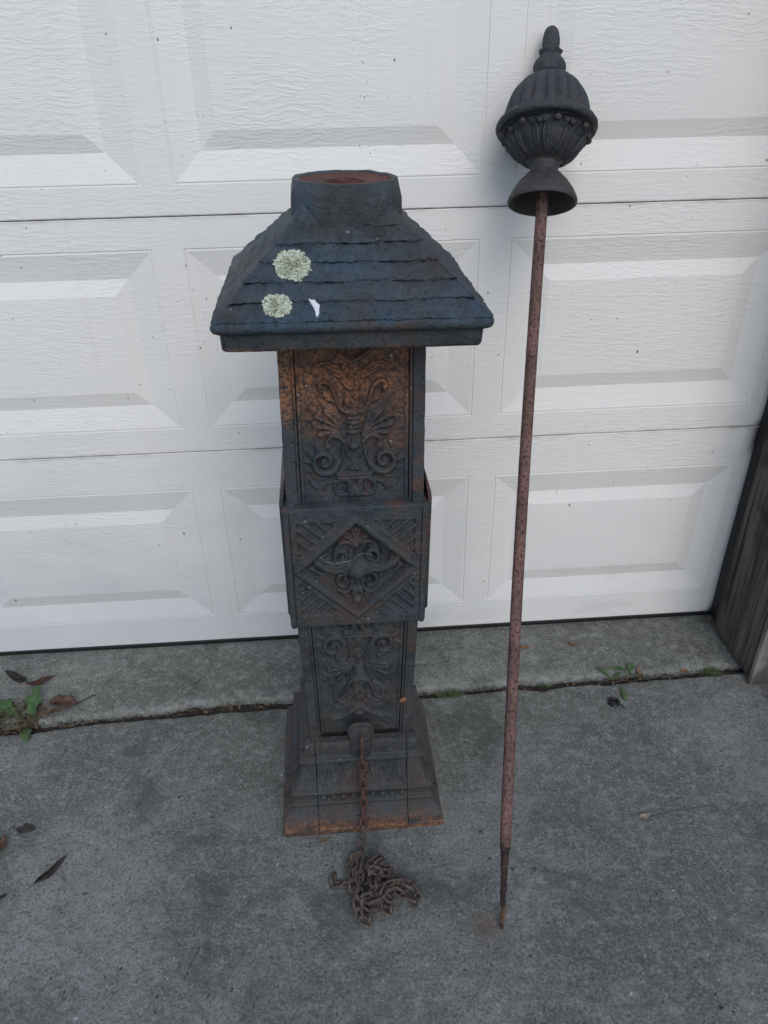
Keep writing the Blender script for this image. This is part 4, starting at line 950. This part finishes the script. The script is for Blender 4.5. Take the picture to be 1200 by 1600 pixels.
# ------------------------------------------------------------------ leaves, weeds, small litter
def leaf_blade(L, W, curl=.3, bend=.3, lobes=0, nz=14, nx=6, fold=.25, seed=0, ragged=0.0):
    V, F = [], []; rr = random.Random(seed)
    for i in range(nz + 1):
        t = i / nz; wd = W * (math.sin(math.pi * min(1, t * .96 + .03)) ** .75) * (1 - .25 * t)
        if lobes: wd *= 1 + .32 * math.sin(t * lobes * 2 * math.pi)
        x = L * (t - .5); z = bend * L * (t - .5) ** 2 * 1.6 + .03 * L * math.sin(t * 7 + seed)
        for k in range(nx + 1):
            u = -1 + 2 * k / nx; rg = 1 + ragged * rr.uniform(-1, 1) * abs(u)
            a = u * curl * 2; y = wd * (math.sin(a) / (curl * 2) if curl else u) * rg; zz = z + wd * ((1 - math.cos(a)) / max(.01, curl * 2)) + abs(u) * wd * fold * .5 + .05 * wd * math.sin(9 * t + 5 * u + seed)
            V.append((x, y, zz))
    for i in range(nz):
        for k in range(nx): a = i * (nx + 1) + k; F.append((a, a + 1, a + nx + 2, a + nx + 1))
    # thickness
    n = len(V); th = .0006; V += [(x, y, z - th) for x, y, z in V]; F += [tuple(q + n for q in f[::-1]) for f in F]
    bd = [k for k in range(nx + 1)] + [(i + 1) * (nx + 1) + nx for i in range(nz)] + [nz * (nx + 1) + nx - 1 - k for k in range(nx)] + [(nz - 1 - i) * (nx + 1) for i in range(nz - 1)]
    for i in range(len(bd)): a, b = bd[i], bd[(i + 1) % len(bd)]; F.append((a, b, b + n, a + n))
    return V, F
def leaf(name, label, mat, x, y, L, W, rz, group=None, tilt=(0, 0), z=None, **kw):
    V, F = leaf_blade(L, W, **kw); st = tube([(-L * .5, 0, kw.get('bend', .3) * L * .4 ), (-L * .62, .002, kw.get('bend', .3) * L * .5), (-L * .75, .004, kw.get('bend', .3) * L * .45)], .0006, 5)
    o = empty(name, (0, 0, 0)); mz = min(v[2] for v in V)
    b = link('leaf_blade', mesh('leaf_blade', V, F, angle=None), mat, o); link('leaf_stalk', mesh('leaf_stalk', *st), mat, o)
    o.location = (x, y, (.0012 if z is None else z) - mz); o.rotation_euler = (tilt[0], tilt[1], rz); return tag(o, label, 'leaf', group)
leaf('dry_leaf', 'small orange dry leaf caught in the post seam just above the chain plate', M['rust_leaf'], .4655 + .004, -.5612, .017, .008, R(200), tilt=(R(88), R(20), ), z=.314, curl=.3, bend=.3, seed=3)
leaf('dry_leaf', 'curled tan leaf standing upright at the crack to the right of the rod', M['tan'], 1.1245, -.215, .034, .0085, R(78), tilt=(R(10), R(-22)), z=.006, curl=.8, bend=.9, seed=5)
leaf('dry_leaf', 'flat orange-brown leaf on the apron just right of the rod', M['rust_leaf'], .850, -.093, .028, .007, R(-6), z=.0075, curl=.3, bend=.25, seed=9)
leaf('dry_leaf', 'curled brown leaf on the apron midway between rod and door frame', M['tan'], .985, -.093, .032, .008, R(-12), z=.0075, curl=.7, bend=.5, seed=12)
leaf('dry_leaf', 'crumpled tan leaf by the foot of the door in the right corner', M['tan'], 1.392, -.028, .040, .011, R(30), z=.0075, curl=.9, bend=.6, seed=15)
leaf('dry_leaf', 'pale tan leaf alone on the bare driveway right of the rod', M['pale'], .984, -.640, .024, .0075, R(10), curl=.5, bend=.5, seed=18)
leaf('dry_leaf', 'small orange-brown leaf in the joint beside the right grass tuft', M['rust_leaf'], 1.247, -.216, .020, .009, R(160), z=.003, curl=.5, bend=.3, seed=20)
leaf('dry_leaf', 'orange leaf in front of the door frame at the right edge', M['rust_leaf'], 1.432, -.335, .038, .009, R(-40), curl=.8, bend=.6, seed=22)
leaf('dry_leaf', 'pale sliver of leaf lying in front of the post base', M['straw'], .2975, -.640, .032, .004, R(22), curl=.3, bend=.3, seed=24)
leaf('rotten_leaf', 'dark reddish rotten leaf at the left edge of the driveway', M['redleaf'], -.393, -.606, .050, .022, R(70), curl=.6, bend=.5, seed=31, ragged=.3)
leaf('rotten_leaf', 'black shrivelled leaf on the driveway below the other leaves at left', M['dark_leaf'], -.262, -.672, .075, .017, R(52), curl=1.1, bend=.3, seed=33, ragged=.25)
leaf('rotten_leaf', 'flat dark grey leaf stuck to the driveway at left', M['dark_leaf'], -.350, -.562, .042, .014, R(-5), curl=.2, bend=.06, fold=.05, seed=35, ragged=.2)
leaf('rotten_leaf', 'tiny dark leaf scrap nearest the bottom left corner', M['dark_leaf'], -.345, -.716, .018, .006, R(40), curl=.6, bend=.3, seed=36, ragged=.2)
leaf('rotten_leaf', 'brown ragged leaf on the apron right of the weed', M['redleaf'], -.372, -.200, .075, .024, R(-8), z=.0075, curl=.4, bend=.22, lobes=2, seed=37, ragged=.35)
leaf('rotten_leaf', 'dark curled leaf behind the weed on the apron', M['dark_leaf'], -.520, -.105, .085, .022, R(-30), z=.008, curl=1.0, bend=.4, seed=39, ragged=.25)
leaf('rotten_leaf', 'red-brown curled leaf behind the weed, right beside the dark one', M['redleaf'], -.455, -.118, .075, .016, R(20), z=.008, curl=1.0, bend=.5, seed=41, ragged=.25)
# twigs
def twig(label, pts, r):
    V, F = tube(catmull(pts, 6), r, 6); tag(link('twig', mesh('twig', V, F), M['twig']), label, 'twig')
twig('thin dark twig on the driveway left of the chain heap', [(.040, -.905, .002), (.050, -.872, .003), (.060, -.852, .004), (.056, -.838, .003)], .0007)
twig('thin twig trailing from the pale leaf on the driveway', [(1.00, -.640, .002), (1.05, -.632, .003), (1.10, -.628, .002), (1.145, -.622, .002)], .00045)
twig('short bent twig by the brown ragged leaf on the apron', [(-.345, -.205, .009), (-.318, -.185, .010), (-.300, -.172, .009)], .0016)
# black ring
V, F = [], []
pts = [(.0118 * math.cos(2 * math.pi * k / 36), .0118 * math.sin(2 * math.pi * k / 36), .0052 + .0012 * math.sin(2 * math.pi * k / 36)) for k in range(36)]
V1 = tube(pts, .0038, 8, closed=True); pts2 = [(.0062 * math.cos(2 * math.pi * k / 30), .0062 * math.sin(2 * math.pi * k / 30), .0035) for k in range(30)]; V2 = tube(pts2, .0022, 7, closed=True)
tailp = tube(catmull([(.010, -.004, .004), (.018, -.010, .003), (.021, -.020, .0022)], 4), .0012, 6)
o = empty('rubber_ring', (1.0275, -.3095, 0), (0, 0, 0), 'small black rubber ring lying on the driveway near the crack', 'ring')
link('outer_ring', mesh('outer_ring', *V1), M['ring'], o); link('inner_ring', mesh('inner_ring', *V2), M['ring'], o); link('tail', mesh('tail', *tailp), M['ring'], o)
# grass tufts
def blade(p, L, lean, az, wd):
    V = []; 
    for i in range(5):
        t = i / 4; h = L * t * math.cos(lean * t); o_ = L * t * math.sin(lean * t * 1.2); q = Vector((p[0] + o_ * math.cos(az), p[1] + o_ * math.sin(az), p[2] + h)); s = Vector((-math.sin(az), math.cos(az), 0)) * wd * (1 - t * .92); V += [q - s, q + s]
    return V, [(2 * i, 2 * i + 1, 2 * i + 3, 2 * i + 2) for i in range(4)]
def tuft(label, x, y, rx, ry, n, L, z=-.004):
    parts, dry = [], []
    for k in range(n):
        a, t = random.uniform(0, 6.283), math.sqrt(random.random()); p = (rx * t * math.cos(a), ry * t * math.sin(a), 0)
        (dry if random.random() < .16 else parts).append(blade(p, L * random.uniform(.5, 1.1), random.uniform(.2, 1.35), random.uniform(0, 6.283), random.uniform(.0005, .0011)))
    o = empty('grass_tuft', (x, y, z), (0, 0, 0), label, 'grass tuft', 'grass tufts in the crack')
    for nm, pt, mt in (('green_blades', parts, M['grass']), ('dry_blades', dry, M['straw'])):
        if pt: link(nm, mesh(nm, *join(pt), angle=None), mt, o)['kind'] = 'stuff'
tuft('dense green grass tuft in the crack just right of the post base', .6135, -.247, .030, .012, 190, .022)
tuft('green grass tuft in the crack next to the door frame', 1.318, -.222, .030, .011, 170, .022)
tuft('sparse tiny green tuft in the crack just right of the rod', .868, -.232, .012, .006, 30, .016)
def weed(label, x, y, z, leaves, extra=()):
    o = empty('weed', (x, y, z), (0, 0, 0), label, 'weed')
    for (dx, dy, dz, L, W, rz, tl, lob, sd) in leaves:
        V, F = leaf_blade(L, W, curl=.18, bend=-.25, lobes=lob, fold=.3, seed=sd, nz=20)
        m = Matrix.Translation((dx, dy, dz)) @ Euler((0, -tl, rz)).to_matrix().to_4x4() @ Matrix.Translation((L * .5, 0, 0))
        me = mesh('weed_leaf', [m @ Vector(v) for v in V], F, angle=None); link('weed_leaf', me, M['green'], o)
        V, F = tube([(0, 0, 0), (dx * .5, dy * .5, dz * .7), (dx, dy, dz)], .0014, 6); link('stem', mesh('stem', V, F), M['grass'], o)
    return o
tuft('ragged half-dry grass clump around the broad-leaved weed at the left edge', -.500, -.248, .085, .030, 120, .034, .002)
weed('leafy green weed growing from the crack at the left edge', -.450, -.262, -.004, [(.004, .022, .018, .085, .020, R(84), .42, 2.5, 1), (-.03, .03, .02, .085, .020, R(150), .2, 2.5, 2), (.005, -.008, .010, .050, .016, R(-75), .06, 0, 3)])
weed('small green sprig in the crack right of the rod', 1.050, -.225, -.003, [(-.006, .008, .010, .040, .0075, R(135), .3, 0, 5), (.010, .002, .010, .020, .006, R(30), .3, 0, 6)])
weed('small pale green leaf seedling beside the upright tan leaf', 1.108, -.212, -.002, [(-.012, .012, .010, .042, .008, R(170), .1, 0, 7), (-.004, .006, .012, .026, .011, R(60), .2, 0, 8)])
weed('thin green shoot on the driveway behind the black ring', 1.062, -.245, -.003, [(.002, -.014, .006, .046, .008, R(-95), -.02, 0, 9)])
def straw(label, pts, r=.0009):
    V, F = tube(catmull(pts, 6), r, 5); tag(link('grass_stalk', mesh('grass_stalk', V, F), M['straw']), label, 'grass stalk')
straw('long pale grass stalk bending over the driveway by the door frame', [(1.322, -.225, .004), (1.345, -.250, .012), (1.372, -.278, .010), (1.405, -.305, .003)])
# dry litter heap round the weed, and crumbs in the joint
def litter(name, spots, n, label, z0=0):
    P1 = []
    for k in range(n):
        sx, sy, rx, ry, h = random.choice(spots); a, t = random.uniform(0, 6.283), math.sqrt(random.random())
        p = Vector((sx + rx * t * math.cos(a), sy + ry * t * math.sin(a), z0 + random.uniform(0, h) * (1 - t * .7)))
        if random.random() < .55:
            d = Vector((random.gauss(0, 1), random.gauss(0, .7), random.gauss(0, .25))).normalized() * random.uniform(.006, .022); P1.append(tube([p - d, p + Vector((0, 0, .002)), p + d], random.uniform(.0004, .0010), 4))
        else:
            V, F = leaf_blade(random.uniform(.006, .016), random.uniform(.002, .005), curl=.5, bend=.6, nz=4, nx=2, seed=k); m = Matrix.Translation(p) @ Euler((random.gauss(0, .5), random.gauss(0, .5), random.uniform(0, 6.28))).to_matrix().to_4x4(); P1.append(([m @ Vector(v) for v in V], F))
    return P1
sp = [(-.49, -.235, .075, .055, .034), (-.56, -.245, .06, .045, .026), (-.455, -.225, .045, .035, .016), (-.40, -.225, .03, .02, .008)]
A = litter('x', sp, 420, ''); B = litter('x', sp, 380, '')
tag(link('dry_litter', mesh('dry_litter', *join(A), angle=None), M['straw']), 'heap of dry straw and leaf scraps around the weed at left', 'plant litter', kind='stuff')
tag(link('brown_litter', mesh('brown_litter', *join(B), angle=None), M['redleaf']), 'red-brown leaf crumbs mixed into the dry heap at left', 'plant litter', kind='stuff')
crumbs = []
for k in range(900):
    x = random.uniform(-.65, 1.4); y = (ipl(CR_D, x) + ipl(CR_A, x)) / 2 + random.gauss(0, .006); r = random.uniform(.0008, .0030)
    bmv = [Vector((random.gauss(0, 1), random.gauss(0, 1), random.gauss(0, 1))).normalized() for _ in range(1)]
    p = Vector((x, y, -.010 + random.uniform(0, .007))); s = r
    V = [p + Vector(v) * s * random.uniform(.6, 1.2) for v in ((1, 0, 0), (-1, 0, 0), (0, 1, 0), (0, -1, 0), (0, 0, 1), (0, 0, -1))]
    crumbs.append((V, [(0, 2, 4), (2, 1, 4), (1, 3, 4), (3, 0, 4), (2, 0, 5), (1, 2, 5), (3, 1, 5), (0, 3, 5)]))
tag(link('soil_crumbs', mesh('soil_crumbs', *join(crumbs), False), M['soil']), 'dark soil crumbs filling the crack between driveway and apron', 'soil', kind='stuff')
tl = litter('x', [(x, (ipl(CR_D, x) + ipl(CR_A, x)) / 2, .06, .008, .006) for x in np.linspace(-.4, 1.3, 26)], 150, '', -.008)
tag(link('crack_litter', mesh('crack_litter', *join(tl), angle=None), M['straw']), 'bits of dry straw lying in the crack', 'plant litter', kind='stuff')
